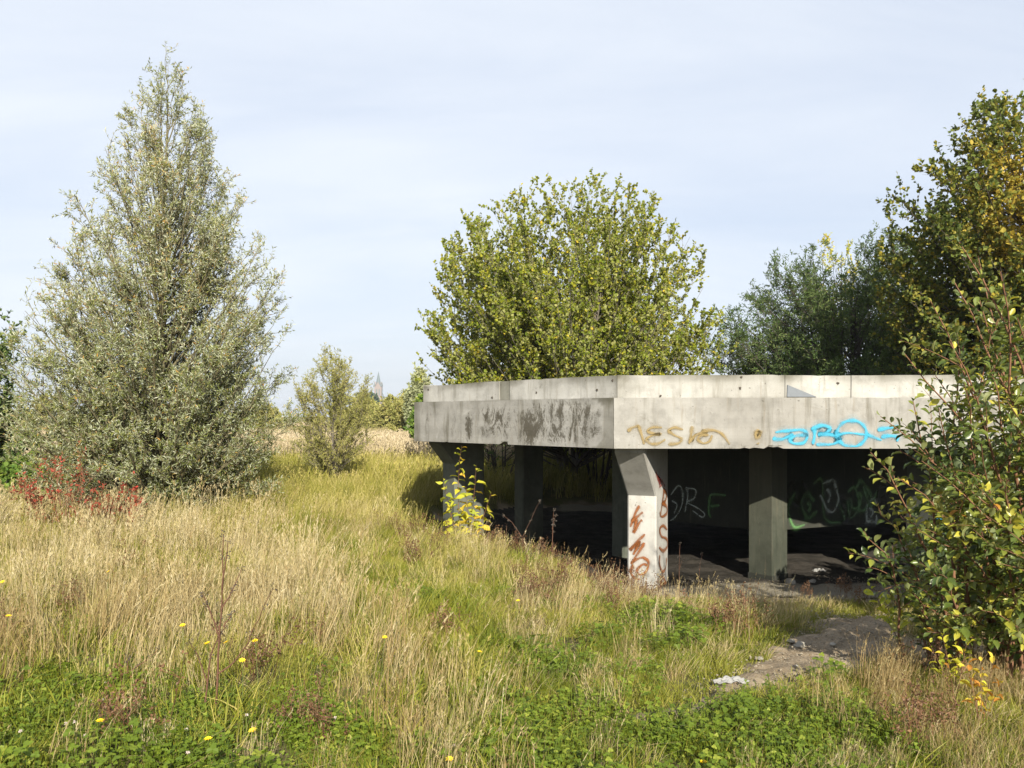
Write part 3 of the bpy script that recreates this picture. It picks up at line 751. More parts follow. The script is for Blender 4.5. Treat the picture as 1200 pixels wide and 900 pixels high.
def tree(name, label, cat, base, prof, seed, limbs=60, twigs=900, subs=2, per=7, leaf=(.05, .014), tpl=NARROW, mat='willow', bark='bark',
         trunk_r=.09, trunk_top=.97, limb_lo=.05, rise=.35, up=.5, out=.5, twl=.55, fork=0, group=None, lean=(0, 0), spread=.6, droop=0.0, tonefn=None,
         wid=1.0, depth=1.0, face_up=.6, inner=.22, tb=.6, wexp=1.5, crown_twigs=True):
    """prof: [(height, radius)] from the photo; limbs aim at that outline, twigs fill it, leaves sit along the twigs"""
    rng = np.random.default_rng(seed)
    base = np.array(base, float); prof = np.array(prof, float)
    H = prof[-1, 0]
    root = thing(name, tuple(base), label, cat, group)
    hull = lambda z: np.interp(z, prof[:, 0], prof[:, 1])
    # trunk(s)
    nst = max(1, fork)
    Kt = 12
    tz = np.linspace(0, 1, Kt)
    if fork:
        az = rng.uniform(0, 2*PI, nst)+np.arange(nst)*2*PI/nst
        hh = rng.uniform(.72, 1.0, nst)*H*trunk_top
        rr = np.array([hull(h*.9) for h in hh])*rng.uniform(.02, .75, nst)
        tip = np.stack([np.cos(az)*rr, np.sin(az)*rr*depth, hh], -1)
        st0 = np.stack([np.cos(az), np.sin(az), 0*az], -1)*.10
        TP = bez(st0, st0+np.stack([np.cos(az)*rr*.5, np.sin(az)*rr*.5, hh*.45], -1), tip, Kt)
    else:
        TP = np.zeros((1, Kt, 3)); TP[0, :, 2] = tz*H*trunk_top
        TP[0, :, 0] = lean[0]*tz**1.5+.03*H*.3*np.sin(tz*5+seed)*tz; TP[0, :, 1] = lean[1]*tz+.02*H*.3*np.cos(tz*4+seed)*tz
    TP = TP-np.array([0, 0, .12])
    TR = trunk_r*((1-tz*.97)**1.25)[None]*np.ones((nst, 1))*(1 if not fork else rng.uniform(.6, 1.1, (nst, 1)))
    # limbs
    zc = np.linspace(prof[0, 0], H*.97, 200); wz = hull(zc)**wexp; cdf = np.cumsum(wz)/wz.sum()
    he = np.interp((np.arange(limbs)+rng.uniform(0, 1, limbs))/limbs, cdf, zc); rng.shuffle(he)
    r = hull(he)*np.sqrt(rng.uniform(inner, 1.0, limbs))*.98
    s = np.clip((he-rise*H*rng.uniform(.3, 1.0, limbs)-.25*r)/(H*trunk_top), limb_lo*rng.uniform(.5, 1.5, limbs), .95)
    si = rng.integers(0, nst, limbs)
    f = s*(Kt-1); i0 = np.minimum(f.astype(int), Kt-2); fr = (f-i0)[:, None]
    az = (np.arange(limbs)*2.39996+rng.uniform(-.5, .5, limbs)) % (2*PI)
    if fork:   # the nearest stem carries the limb
        ta = np.arctan2(TP[:, -1, 1], TP[:, -1, 0]); df = np.abs((az[:, None]-ta[None]+PI) % (2*PI)-PI); si = np.argmin(df+rng.uniform(0, .5, df.shape), axis=1)
    p0 = TP[si, i0]*(1-fr)+TP[si, i0+1]*fr
    ctr = np.array([np.interp(he, TP[0, :, 2], TP[0, :, 0]), np.interp(he, TP[0, :, 2], TP[0, :, 1])]).T if not fork else np.zeros((limbs, 2))
    p2 = np.stack([ctr[:, 0]+np.cos(az)*r*wid, ctr[:, 1]+np.sin(az)*r*depth, he], -1)
    p1 = p0*.5+p2*.5; p1[:, 2] -= np.minimum((p2[:, 2]-p0[:, 2])*.25, .1*H)
    LP = bez(p0, p1, p2, 8)+rng.normal(size=(limbs, 8, 3))*.02*np.linspace(0, 1, 8)[None, :, None]
    lr = trunk_r*.34*(1-s*.75)
    LR = lr[:, None]*(1-np.linspace(0, .88, 8))[None]
    # twigs from limbs and upper trunk
    llen = np.linalg.norm(p2-p0, axis=1)+.15
    li = rng.choice(limbs, twigs, p=llen/llen.sum()); t = rng.uniform(.12, 1, twigs)**tb
    f = t*7; i0 = np.minimum(f.astype(int), 6); fr = (f-i0)[:, None]
    q0 = LP[li, i0]*(1-fr)+LP[li, i0+1]*fr
    tg = unit(LP[li, i0+1]-LP[li, i0])
    od = q0.copy(); od[:, 2] = 0; od = unit(od)
    def dirs(tg, od, n): return unit(tg*.6+runit(rng, n)*spread+od*out*.5+np.array([0, 0, up-droop]))
    dq = dirs(tg, od, twigs); ln = twl*rng.uniform(.45, 1.2, twigs)
    q2 = q0+dq*ln[:, None]
    # keep twig tips near the outline
    rq = np.hypot(q2[:, 0]/wid, q2[:, 1]/depth); lim = hull(q2[:, 2])*rng.uniform(.95, 1.12, twigs)+.04
    k = np.minimum(1, lim/np.maximum(rq, 1e-3)); q2[:, :2] *= k[:, None]
    q2[:, 2] = np.minimum(q2[:, 2], H*rng.uniform(.96, 1.02, twigs)); q2[:, 2] = np.maximum(q2[:, 2], prof[0, 0]*.9+.03)
    q1 = (q0+q2)/2+runit(rng, twigs)*ln[:, None]*.12
    QP = bez(q0, q1, q2, 5); QR = (.0035+.004*ln[:, None])*(1-np.linspace(0, .8, 5))[None]*np.ones((twigs, 1))
    allP = [QP]; 
    SP = None
    if subs:
        ns = twigs*subs; ti = np.repeat(np.arange(twigs), subs); t = rng.uniform(.2, .95, ns)
        f = t*4; i0 = np.minimum(f.astype(int), 3); fr = (f-i0)[:, None]
        s0 = QP[ti, i0]*(1-fr)+QP[ti, i0+1]*fr
        ds = unit(unit(QP[ti, i0+1]-QP[ti, i0])*.7+runit(rng, ns)*.75+np.array([0, 0, up*.7-droop]))
        l2 = twl*.5*rng.uniform(.5, 1.1, ns)
        SP = bez(s0, s0+ds*l2[:, None]*.5+runit(rng, ns)*.02, s0+ds*l2[:, None], 5)
        allP.append(SP)
    AP = np.concatenate(allP); nt = len(AP)
    # leaves
    ti = np.repeat(np.arange(nt), per); m_ = len(ti); t = rng.uniform(.08, 1.0, m_)
    f = t*4; i0 = np.minimum(f.astype(int), 3); fr = (f-i0)[:, None]
    lp = AP[ti, i0]*(1-fr)+AP[ti, i0+1]*fr; lt = unit(AP[ti, i0+1]-AP[ti, i0])
    ld = unit(lt*.55+runit(rng, m_)*.85+np.array([0, 0, .1-droop*.5])); nm = unit(runit(rng, m_)+np.array([0, 0, face_up]))
    sz = rng.uniform(.65, 1.2, m_)
    clump = .5+.25*wob(lp[:, 0]+lp[:, 2]*.7, lp[:, 1]-lp[:, 2]*.5, .9, seed % 4)
    tone = np.clip(clump*.55+rng.normal(.22, .2, m_), 0, 1)
    if tonefn is not None: tone = np.clip(tonefn(lp, tone, rng), 0, 1)
    V, Fc = leafmesh(tpl[0], tpl[1], lp, ld, nm, sz*leaf[0], sz*leaf[1])
    chunks = [(V+base, Fc, np.repeat(tone, len(tpl[0])), 0)]
    tv, tf = tubes(QP, QR, 3); chunks.append((tv+base, tf, None, 1))
    if SP is not None and crown_twigs:
        sr = .0028*(1-np.linspace(0, .7, 5))[None]*np.ones((len(SP), 1)); tv, tf = tubes(SP, sr, 3); chunks.append((tv+base, tf, None, 1))
    c1, f1 = tubes(TP, TR, 8); c2, f2 = tubes(LP, LR, 5)
    mk('trunk', [(c1+base, f1, None, 0), (c2+base, f2, None, 0)], [M[bark]], root, smooth=True)
    mk('crown', chunks, [M[mat], M[bark]], root)
    return root

def gz0(x, y): return float(ground0(np.array(x), np.array(y)))
def prof_px(d, gy, rows):
    """rows: (photo y, half-width in px) from base to tip -> (height above base, radius in metres)"""
    return [(max(.02, EYE-(y-HOR)/F*d-gy), hw_/F*d) for y, hw_ in rows]
def bx(px, d):
    x = (px-600)/F*d; return (x, d, gz0(x, d))

b = bx(191, 13.2)
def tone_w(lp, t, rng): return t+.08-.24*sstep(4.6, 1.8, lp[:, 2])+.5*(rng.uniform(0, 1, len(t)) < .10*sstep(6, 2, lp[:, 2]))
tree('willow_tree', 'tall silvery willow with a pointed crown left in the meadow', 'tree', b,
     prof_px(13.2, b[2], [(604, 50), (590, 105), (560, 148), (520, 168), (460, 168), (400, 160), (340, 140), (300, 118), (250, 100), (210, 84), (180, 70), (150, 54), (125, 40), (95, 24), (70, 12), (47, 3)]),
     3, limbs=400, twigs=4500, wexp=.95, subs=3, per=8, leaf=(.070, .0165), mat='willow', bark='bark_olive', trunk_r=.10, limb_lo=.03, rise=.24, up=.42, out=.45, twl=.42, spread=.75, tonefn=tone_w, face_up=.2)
b = bx(390, 18.2)
tree('young_willow', 'small round young willow with one dark stem beside the pale field', 'tree', b,
     prof_px(18.2, b[2], [(552, 14), (535, 38), (505, 50), (470, 50), (445, 40), (428, 26), (408, 8)]),
     4, wexp=1.0, limbs=70, twigs=700, subs=2, per=9, leaf=(.070, .018), mat='farleaf', bark='bark', trunk_r=.045, limb_lo=.15, rise=.35, up=.5, out=.4, twl=.4, spread=.6)
b = bx(668, 20.6)
tree('poplar_tree', 'broad yellow green poplar rising behind the concrete platform', 'tree', b,
     prof_px(20.6, b[2], [(510, 60), (490, 130), (465, 172), (440, 182), (380, 182), (330, 170), (290, 150), (262, 124), (240, 98), (222, 70), (203, 26)]),
     18, limbs=520, twigs=7200, subs=2, per=9, leaf=(.076, .064), tpl=OVAL, mat='poplar', bark='bark', trunk_r=.085, fork=9, limb_lo=.18, rise=.28, up=.62, out=.3, twl=.52, spread=.8, face_up=.35, inner=.10, tb=.8)
b = bx(992, 21.0)
def tone_d(lp, t, rng): return t
tree('thorn_tree', 'dark green thorny tree behind the platform, wide and low crowned', 'tree', b,
     prof_px(21.0, b[2], [(540, 70), (480, 155), (440, 172), (400, 164), (360, 138), (325, 106), (300, 82), (274, 34)]),
     9, limbs=420, twigs=5200, subs=3, per=9, leaf=(.098, .028), mat='dark', bark='bark_dark', trunk_r=.12, fork=4, limb_lo=.2, rise=.22, up=.35, out=.5, twl=.6, spread=.75, inner=.1)
b = bx(978, 23.5)
tree('birch_sapling', 'thin birch with yellow leaves showing above the dark thorny tree', 'tree', b,
     prof_px(23.5, b[2], [(420, 22), (340, 34), (300, 24), (285, 18), (268, 6)]),
     10, limbs=30, twigs=200, subs=2, per=6, leaf=(.06, .045), tpl=OVAL, mat='yellow', bark='bark', trunk_r=.04, limb_lo=.4, rise=.2, up=.5, out=.3, twl=.4)
b = bx(1215, 15.4)
def tone_a(lp, t, rng): return t*.8+.06+.22*(rng.uniform(0, 1, len(t)) < .25)+.42*sstep(-1.7, -.6, lp[:, 0]-.25*lp[:, 1]+.12*(lp[:, 2]-5))*sstep(3.8, 5.0, lp[:, 2])*sstep(7.6, 6.2, lp[:, 2])  # last term paints the sunlit yellow side; the others are yellowing leaves
tree('alder_tree', 'tall dark alder with a yellowing, painted-sunlit top behind the right end of the platform', 'tree', b,
     prof_px(15.4, b[2], [(560, 60), (500, 150), (440, 172), (380, 180), (300, 182), (240, 176), (190, 130), (150, 102), (118, 70), (98, 14)]),
     12, limbs=420, twigs=4600, subs=3, per=7, leaf=(.085, .068), tpl=OVAL, mat='alder', bark='bark_dark', trunk_r=.13, limb_lo=.1, rise=.22, up=.5, out=.4, twl=.55, spread=.75, tonefn=tone_a, inner=.1)
b = bx(-22, 15.2)
tree('dark_tree', 'dark leafy tree cut off by the left edge of the view', 'tree', b,
     prof_px(15.2, b[2], [(560, 40), (520, 58), (460, 54), (400, 42), (360, 30), (335, 6)]),
     14, limbs=50, twigs=420, subs=2, per=8, leaf=(.085, .055), tpl=OVAL, mat='dark', bark='bark_dark', trunk_r=.07, limb_lo=.1, rise=.3, up=.5, twl=.45)
b = bx(22, 14.6)
tree('leafy_shrub', 'low green leafy shrub at the left edge below the dark tree', 'shrub', b,
     prof_px(14.6, b[2], [(595, 26), (575, 34), (550, 30), (532, 12)]),
     15, limbs=24, twigs=130, subs=1, per=7, leaf=(.09, .08), tpl=OVAL, mat='greenleaf', bark='bark', trunk_r=.02, fork=5, limb_lo=.1, rise=.3, up=.4, twl=.25)
b = bx(85, 11.2)
tree('red_shrub', 'shrub with red autumn leaves below the silvery willow', 'shrub', b,
     prof_px(11.2, b[2], [(625, 40), (600, 62), (570, 60), (548, 36), (530, 8)]),
     16, limbs=30, twigs=130, subs=2, per=4, leaf=(.045, .028), tpl=OVAL, mat='red', bark='twig_red', trunk_r=.018, fork=7, limb_lo=.1, rise=.3, up=.4, twl=.35)
b = bx(150, 11.3)
tree('red_sprig', 'thin sprig of red leaves right of the larger red shrub', 'shrub', b,
     prof_px(11.3, b[2], [(620, 12), (600, 20), (580, 16), (570, 4)]),
     17, limbs=10, twigs=40, subs=1, per=5, leaf=(.05, .035), tpl=OVAL, mat='red', bark='twig_red', trunk_r=.012, fork=3, limb_lo=.1, rise=.3, up=.4, twl=.25)
for k, (x_, y_, hh, r_, lb) in enumerate(((4.45, 7.1, 1.5, .7, 'shrub of the added shade thicket closest to the leafy bush'), (5.3, 6.3, 1.9, .9, 'second shrub of the added shade thicket beyond the leafy bush'), (5.4, 7.7, 1.75, .8, 'shrub of the added shade thicket nearest the platform edge'),
                                      (6.9, 7.2, 2.2, 1.0, 'broad shrub at the far end of the added shade thicket'), (7.3, 5.7, 2.1, 1.0, 'tall shrub at the outer side of the added shade thicket'))):  # mostly unseen shrubs, added to shade the column and floor under the platform
    b = (x_, y_, gz0(x_, y_))
    tree('shade_shrub', lb, 'shrub', b, [(.1, r_*.8), (hh*.35, r_), (hh*.7, r_*.85), (hh, r_*.25)], 120+k,
         limbs=60, twigs=420, subs=2, per=8, leaf=(.075, .055), tpl=OVAL, mat='bush', bark='bark_dark', trunk_r=.03, fork=6, limb_lo=.05, rise=.3, up=.4, twl=.35, group='thicket added to shade the platform floor')
# shrubs whose stems show under the platform
for px, d, rows, sd, lb in ((700, 20.2, [(532, 50), (522, 74), (505, 80), (480, 60), (460, 10)], 21, 'many stemmed dark shrub seen under the platform beside the corner pillar'),
                            (585, 19.5, [(540, 36), (528, 48), (510, 50), (490, 40), (470, 8)], 22, 'dense shrub seen under the platform between its two left pillars')):
    b = bx(px, d)
    tree('stemmed_shrub', lb, 'shrub', b, prof_px(d, b[2], rows), sd, limbs=40, twigs=110, subs=1, per=4, leaf=(.06, .045), tpl=OVAL, mat='dark', bark='bark_dark', trunk_r=.05,
         fork=9, limb_lo=.45, rise=.15, up=.5, twl=.4, group='shrubs beyond the platform')

# beyond the meadow: bushes at the field's edge, two far trees, the church
bushes = [(408, 62, 465, 24, 'farleaf', 'yellowish bush at the field edge right of the young willow'), (432, 58, 470, 20, 'farleaf', 'low bush at the field edge below the far dark trees'),
          (458, 55, 466, 22, 'farleaf', 'rounded bush at the field edge just right of the church'), (478, 50, 462, 18, 'farleaf', 'yellow green bush at the field edge close to the platform'),
          (491, 47, 430, 13, 'farpale', 'pale feathery willow just left of the platform corner'), (500, 34, 470, 16, 'greenleaf', 'green bush beside the far left corner of the platform'),
          (300, 64, 470, 30, 'farleaf', 'bush far behind the right side of the tall willow'),
          (225, 60, 468, 34, 'farleaf', 'bush far behind the middle of the tall willow'), (140, 58, 466, 36, 'farleaf', 'bush far behind the left side of the tall willow'),
          (60, 62, 464, 34, 'farleaf', 'bush at the field edge behind the red shrub'), (-20, 60, 460, 34, 'farleaf', 'bush at the field edge behind the dark tree'),
          (560, 60, 468, 44, 'farleaf', 'bush seen far beyond under the left end of the platform'), (650, 62, 466, 50, 'farleaf', 'bush seen far beyond under the middle of the platform')]
for k, (px, d, yt, hw_, mt, lb) in enumerate(bushes):
    b = bx(px, d); mid_ = (yt+HOR+28)/2
    tree('field_bush', lb, 'bush', b, prof_px(d, b[2], [(HOR+25, hw_*.7), (HOR+10, hw_), (mid_-6, hw_*.95), ((yt+mid_)/2-4, hw_*.7), (yt, hw_*.12)]), 30+k,
         limbs=50, twigs=520, subs=1, per=9, leaf=(.20, .11), tpl=OVAL, mat=mt, bark='bark', trunk_r=.05, fork=4, limb_lo=.1, rise=.3, up=.4, twl=.9, group='bushes at the field edge', crown_twigs=False)
for px, hw_, yt, lb in ((424, 7, 460, 'small dark green far tree left of the church'), (435, 9, 461, 'larger dark green far tree touching the church tower')):
    d = 300; b = ((px-600)/F*d, d, 0)
    tree('far_tree', lb, 'tree', b, prof_px(d, 0, [(486, hw_*.5), (478, hw_), (468, hw_*.9), (463, hw_*.6), (yt, 1)]), 60+px, limbs=30, twigs=300, subs=1, per=6, leaf=(.9, .6), tpl=OVAL,
         mat='fardark', bark='bark_dark', trunk_r=.3, limb_lo=.2, rise=.3, up=.3, twl=2.2, crown_twigs=False)

cd = 900; cx = (443.5-600)/F*cd
ch_ = thing('church', (cx, cd, 0), 'pale distant church tower with a pointed grey spire above the bushes', 'church')
zt = EYE+(HOR-453)/F*cd; tw = 4.0
V, Fc = box((cx-tw, cd-tw, 0), (cx+tw, cd+tw, zt)); mk('tower', [(V, Fc, None, 0)], [M['church']], ch_)
for dx, dy, wx, wy in ((0, -tw-.06, 1, 0), (tw+.06, 0, 0, 1), (-tw-.06, 0, 0, 1)):
    for q in (-1, 1):
        x0 = cx+dx+q*1.5*wx; y0 = cd+dy+q*1.5*wy
        V, Fc = box((x0-.7*wx-.12*wy, y0-.7*wy-.12*wx, zt-10), (x0+.7*wx+.12*wy, y0+.7*wy+.12*wx, zt-3)); mk('louvre', [(V, Fc, None, 0)], [M['spire']], ch_)
ztip = EYE+(HOR-435)/F*cd
an = np.linspace(0, 2*PI, 9)[:-1]+PI/8
V = [(cx+math.cos(a)*tw*.86, cd+math.sin(a)*tw*.86, zt) for a in an]+[(cx, cd, ztip)]
mk('spire', [(V, [(k, (k+1) % 8, 8) for k in range(8)], None, 0)], [M['spire']], ch_)
for sx, sy in ((0, -1), (1, 0), (-1, 0), (0, 1)):    # gables at the spire's foot
    e = Vector((sx, sy)); t = Vector((-sy, sx))
    c = Vector((cx, cd))+e*(tw+.03)
    V = [(*(c+t*tw), zt), (*(c-t*tw), zt), (*c, zt+5.2), (*(c-e*tw+t*tw*0), zt+5.2)]
    V = [tuple(c+t*3)+(zt,), tuple(c-t*3)+(zt,), tuple(c)+(zt+5,), tuple(c-e*3)+(zt+5,)]
    mk('gable', [(V, [(0, 1, 2), (1, 3, 2), (0, 2, 3)], None, 0)], [M['church']], ch_)
for sx in (-1, 1):
    for sy in (-1, 1):
        p = (cx+sx*(tw-.3), cd+sy*(tw-.3)); V = [(p[0]-.8, p[1]-.8, zt+.01), (p[0]+.8, p[1]-.8, zt+.01), (p[0]+.8, p[1]+.8, zt+.01), (p[0]-.8, p[1]+.8, zt+.01), (*p, zt+6)]
        mk('pinnacle', [(V, [(0, 1, 4), (1, 2, 4), (2, 3, 4), (3, 0, 4)], None, 0)], [M['spire']], ch_)
V = [(cx-8, cd+5, 0), (cx+8, cd+5, 0), (cx+8, cd+34, 0), (cx-8, cd+34, 0), (cx-8, cd+5, 10), (cx+8, cd+5, 10), (cx+8, cd+34, 10), (cx-8, cd+34, 10), (cx, cd+5, 18), (cx, cd+34, 18)]
mk('nave', [(V, [(0, 3, 7, 4), (1, 5, 6, 2), (4, 7, 9, 8), (5, 8, 9, 6)], None, 0), (V, [(0, 4, 8, 5, 1), (2, 6, 9, 7, 3)], None, 0)], [M['church']], ch_)

# ------------------------------------------------------------------ leaf shapes seen close up
def big_leaf(rows=5, curl=.16, wav=.04, width=(0, .32, .48, .46, .28, 0)):
    V = []; Fc = []
    n_ = len(width)
    for k in range(n_):
        y = k/(n_-1); w_ = width[k]; z = -curl*(y-.35)**2*1.6
        V += [(-w_, y, z+w_*.35+wav*math.sin(k*2.1)), (0, y, z), (w_, y, z+w_*.35+wav*math.cos(k*1.7))]
    for k in range(n_-1):
        a = k*3; Fc += [(a, a+1, a+4, a+3), (a+1, a+2, a+5, a+4)]
    return V, Fc
def leaf_meshes(prefix, mat, tones, tvf):
    out_ = []
    for t in tones:
        V, Fc = tvf if len(out_) % 3 == 0 else big_leaf(curl=(.34, .06)[len(out_) % 2], wav=(.09, .06)[len(out_) % 2], width=((0, .30, .50, .40, .20, 0), (0, .36, .46, .48, .34, 0))[len(out_) % 2])
        o_ = mk(prefix, [(V, Fc, t, 0)], [mat], smooth=True); me = o_.data; bpy.data.objects.remove(o_); out_.append(me)
    return out_
def leafy(root, stems, rstem, leaf_len, mat, bark, seed, n_obj, density, tvf, ratio=.62, tonemu=.45, tonesd=.25, tonefn=None, petiole=.012, t0=.12, droop=0, meshes=10):
    """stems: list of (K,3) world polylines; leaves alternate along them; the nearest n_obj are objects, the rest one part"""
    rng = np.random.default_rng(seed)
    P = []; base = np.array(root.location)
    pos, dr, nm, sz = [], [], [], []
    for s in stems:
        s = np.array(s, float); seg = np.linalg.norm(np.diff(s, axis=0), axis=1); L = seg.sum()
        cum = np.concatenate([[0], np.cumsum(seg)])
        nl = max(3, int(L*density)); roll = rng.uniform(0, 2*PI)
        for k in range(nl):
            u = t0+(1-t0)*(k+.5+rng.uniform(-.3, .3))/nl
            d_ = u*L; i = min(np.searchsorted(cum, d_)-1, len(seg)-1); i = max(i, 0)
            f = (d_-cum[i])/seg[i]; p = s[i]*(1-f)+s[i+1]*f; t = (s[i+1]-s[i])/seg[i]
            roll += 2.4+rng.normal()*.4
            a = np.cross(t, [.3, .2, 1]); a /= np.linalg.norm(a)+1e-9; b_ = np.cross(t, a)
            side = a*math.cos(roll)+b_*math.sin(roll)
            tipw = sstep(.8, 1.0, np.array(u))
            dd = unit(t*(.45+.6*tipw)+side*.9+np.array([0, 0, .05-droop])+rng.normal(size=3)*.18)
            pos.append(p+dd*petiole); dr.append(dd); nm.append(unit(np.array([0, 0, 1.0])+rng.normal(size=3)*.45+side*-.2))
            sz.append(leaf_len*rng.uniform(.6, 1.15)*(1-.45*float(tipw)))
    pos, dr, nm, sz = map(np.array, (pos, dr, nm, sz))
    tone = np.clip(rng.normal(tonemu, tonesd, len(pos)), 0, 1)
    if tonefn is not None: tone = np.clip(tonefn(pos, tone), 0, 1); tone = np.where((tone > .93) & (rng.uniform(0, 1, len(tone)) < .8), .9, tone)
    px, py = pxpy(pos[:, 0], pos[:, 1], pos[:, 2])
    show = np.where((px > -5) & (px < 1205) & (py < 905), 1.0, .05)*sz/np.linalg.norm(pos-np.array([0, 0, EYE]), axis=1)
    order = np.argsort(-show); ob = order[:n_obj]; rest = order[n_obj:]
    tones = np.linspace(.03, .99, meshes); ms = leaf_meshes('leaf', mat, tones, tvf)
    y = unit(dr); x = unit(np.cross(y, nm)); z = np.cross(x, y)
    for k in ob:
        o_ = bpy.data.objects.new('leaf', ms[int(np.argmin(abs(tones-tone[k])))]); COL.objects.link(o_)
        s_ = sz[k]
        mt = Matrix(((x[k][0], y[k][0], z[k][0]), (x[k][1], y[k][1], z[k][1]), (x[k][2], y[k][2], z[k][2]))).to_4x4() @ Matrix.Diagonal((s_*ratio/.5*.5, s_, s_, 1))
        mt.translation = Vector(pos[k]-base)
        o_.parent = root; o_.matrix_local = mt
    if len(rest):
        V, Fc = leafmesh(tvf[0], tvf[1], pos[rest], dr[rest], nm[rest], sz[rest], sz[rest]*ratio)
        o_ = mk('leaves', [(V, Fc, np.repeat(tone[rest], len(tvf[0])), 0)], [mat], root, smooth=True); o_['kind'] = 'stuff'
    # stems
    chs = []
    for s, r_ in zip(stems, rstem):
        s = np.array(s, float); K = len(s)
        V, Fc = tubes(s[None], (r_*(1-np.linspace(0, .8, K)))[None], 5); chs.append((V, Fc, None, 0))
    mk('stems', chs, [bark], root, smooth=True)

def arc(a, b, bow, K=9, sag=0):
    a = np.array(a, float); b = np.array(b, float); c = (a+b)/2+np.array(bow)
    t = np.linspace(0, 1, K)[:, None]
    return (1-t)**2*a+2*t*(1-t)*c+t*t*b

# the leafy bush at the right
rb = np.random.default_rng(77)
bb = np.array([3.42, 5.35, gz0(3.42, 5.35)])
bush = thing('leafy_bush', tuple(bb), 'tall leafy bush with upright shoots and yellowing leaves at the right edge', 'bush')
tips = [(1124, 284, 4.9), (1090, 352, 5.1), (1058, 412, 5.0), (1172, 318, 4.8), (1148, 352, 5.2), (1206, 250, 5.1), (1192, 372, 4.6), (1235, 320, 5.0), (1112, 400, 4.7), (1070, 470, 5.3),
        (1032, 488, 5.0), (1020, 530, 5.1), (1012, 622, 5.0), (1028, 590, 5.3), (1040, 650, 5.2), (1052, 560, 4.8), (1080, 540, 4.7), (1100, 480, 4.8), (1130, 450, 4.6), (1160, 430, 4.8),
        (1180, 470, 4.5), (1215, 420, 4.7), (1075, 620, 4.7), (1060, 690, 4.9), (1095, 660, 4.6), (1120, 560, 4.5), (1150, 520, 4.5), (1180, 560, 4.4), (1140, 620, 4.4), (1170, 660, 4.4),
        (1200, 620, 4.3), (1110, 720, 4.7), (1150, 715, 4.5), (1085, 740, 4.9), (1195, 700, 4.4), (1230, 560, 4.5), (1260, 460, 4.9), (1250, 640, 4.5), (1280, 380, 5.3), (1300, 560, 5.0), (1210, 500, 5.6), (1140, 560, 5.7),
        (1118, 330, 5.3), (1146, 300, 5.5), (1182, 350, 5.6), (1204, 330, 5.4), (1162, 385, 5.2), (1096, 440, 5.4), (1130, 400, 5.5), (1080, 500, 5.2), (1100, 590, 5.8), (1180, 620, 5.9), (1080, 680, 5.7), (1230, 700, 5.6), (1130, 680, 5.5)]
stems = []; rs = []
for k, (px, py, d) in enumerate(tips):
    t = np.array(W(px, py, d)); st0 = bb+np.array([rb.uniform(-.6, .3)+np.clip((px-1110)/400, -.2, .4), rb.uniform(-.3, .3), -.03])
    hrise = t[2]-st0[2]
    m_ = arc(st0, t, (-(t[0]-st0[0])*.25+rb.normal()*.05, rb.normal()*.08, hrise*.12+.08), 10)
    m_[1:-1] += rb.normal(size=(8, 3))*.012
    stems.append(m_); rs.append(.006+.004*hrise)
    for q in range(5 if hrise > .7 else 3):       # side shoots
        i = rb.integers(3, 8); a = m_[i]; ln = rb.uniform(.18, .42)
        dv = unit(unit(m_[i+1]-m_[i])*.7+runit(rb, 1)[0]*.7+np.array([-.15, -.1, .25]))
        stems.append(arc(a, a+dv*ln, (0, 0, .03), 6)); rs.append(.004)
def tone_b(p, t): return t-.10+.32*sstep(3.4, 2.7, p[:, 0])*sstep(.1, 1.4, p[:, 2])*0+.22*(wob(p[:, 0]*1.5, p[:, 2]*1.5, .8, 1))
leafy(bush, stems, rs, .076, M['bush'], M['twig_red'], 78, 300, 36, big_leaf(), ratio=.56, tonemu=.62, tonesd=.20, tonefn=tone_b, meshes=16)

# yellow sapling before the left pillar
sb = W(548, 655, 10.6); sb.z = gz0(sb.x, sb.y)
sap = thing('yellow_sapling', tuple(sb), 'slender sapling with yellow leaves before the shaded left pillar', 'sapling')
stems = []; rs = []
for tp, bow in (((541, 522, 10.6), (-.12, 0, .1)), ((520, 560, 10.5), (-.1, 0, .2)), ((558, 545, 10.6), (.05, 0, .1)), ((576, 577, 10.5), (.05, 0, .2)), ((528, 590, 10.4), (-.1, 0, .1)), ((556, 600, 10.4), (.04, 0, .05)), ((546, 570, 10.5), (0, 0, .1))):
    stems.append(arc(sb+Vector((rb.uniform(-.05, .05), 0, -.03)), W(*tp), bow, 8)); rs.append(.006)
leafy(sap, stems, rs, .15, M['yellow'], M['twig_red'], 81, 170, 19, big_leaf(width=(0, .26, .40, .34, .18, 0)), ratio=.62, tonemu=.40, tonesd=.28, t0=.25, droop=.7)

# small yellow-green shoot by the path and golden seedlings in the dry grass, right
for nm_, px, py, d, tps, mu, lb, lf in (
        ('leafy_shoot', 1062, 735, 5.9, ((1018, 686, 5.7), (1035, 700, 5.8)), .15, 'bright yellow green shoot beside the path under the bush', .085),
        ('golden_seedling', 1150, 838, 4.4, ((1138, 795, 4.35), (1165, 770, 4.4), (1128, 760, 4.4), (1175, 800, 4.3), (1150, 775, 4.35)), .80, 'seedling with golden brown leaves in the dry grass below the bush', .06),
        ('creeping_shoot', 1120, 790, 4.8, ((1088, 752, 4.8), (1104, 742, 4.75), (1135, 745, 4.7), (1120, 755, 4.8)), .45, 'yellowing leafy shoot at the foot of the bush', .065)):
    p = W(px, py, d); p.z = gz0(p.x, p.y)
    r_ = thing(nm_, tuple(p), lb, 'seedling')
    ss = [arc(p+Vector((0, 0, -.03)), W(*t), (0, 0, .06), 6) for t in tps]
    leafy(r_, ss, [.003]*len(ss), lf, M['yellow'], M['twig_red'], 90+px, 60, 22, big_leaf(), ratio=.58, tonemu=mu, tonesd=.15, t0=.35, meshes=5)

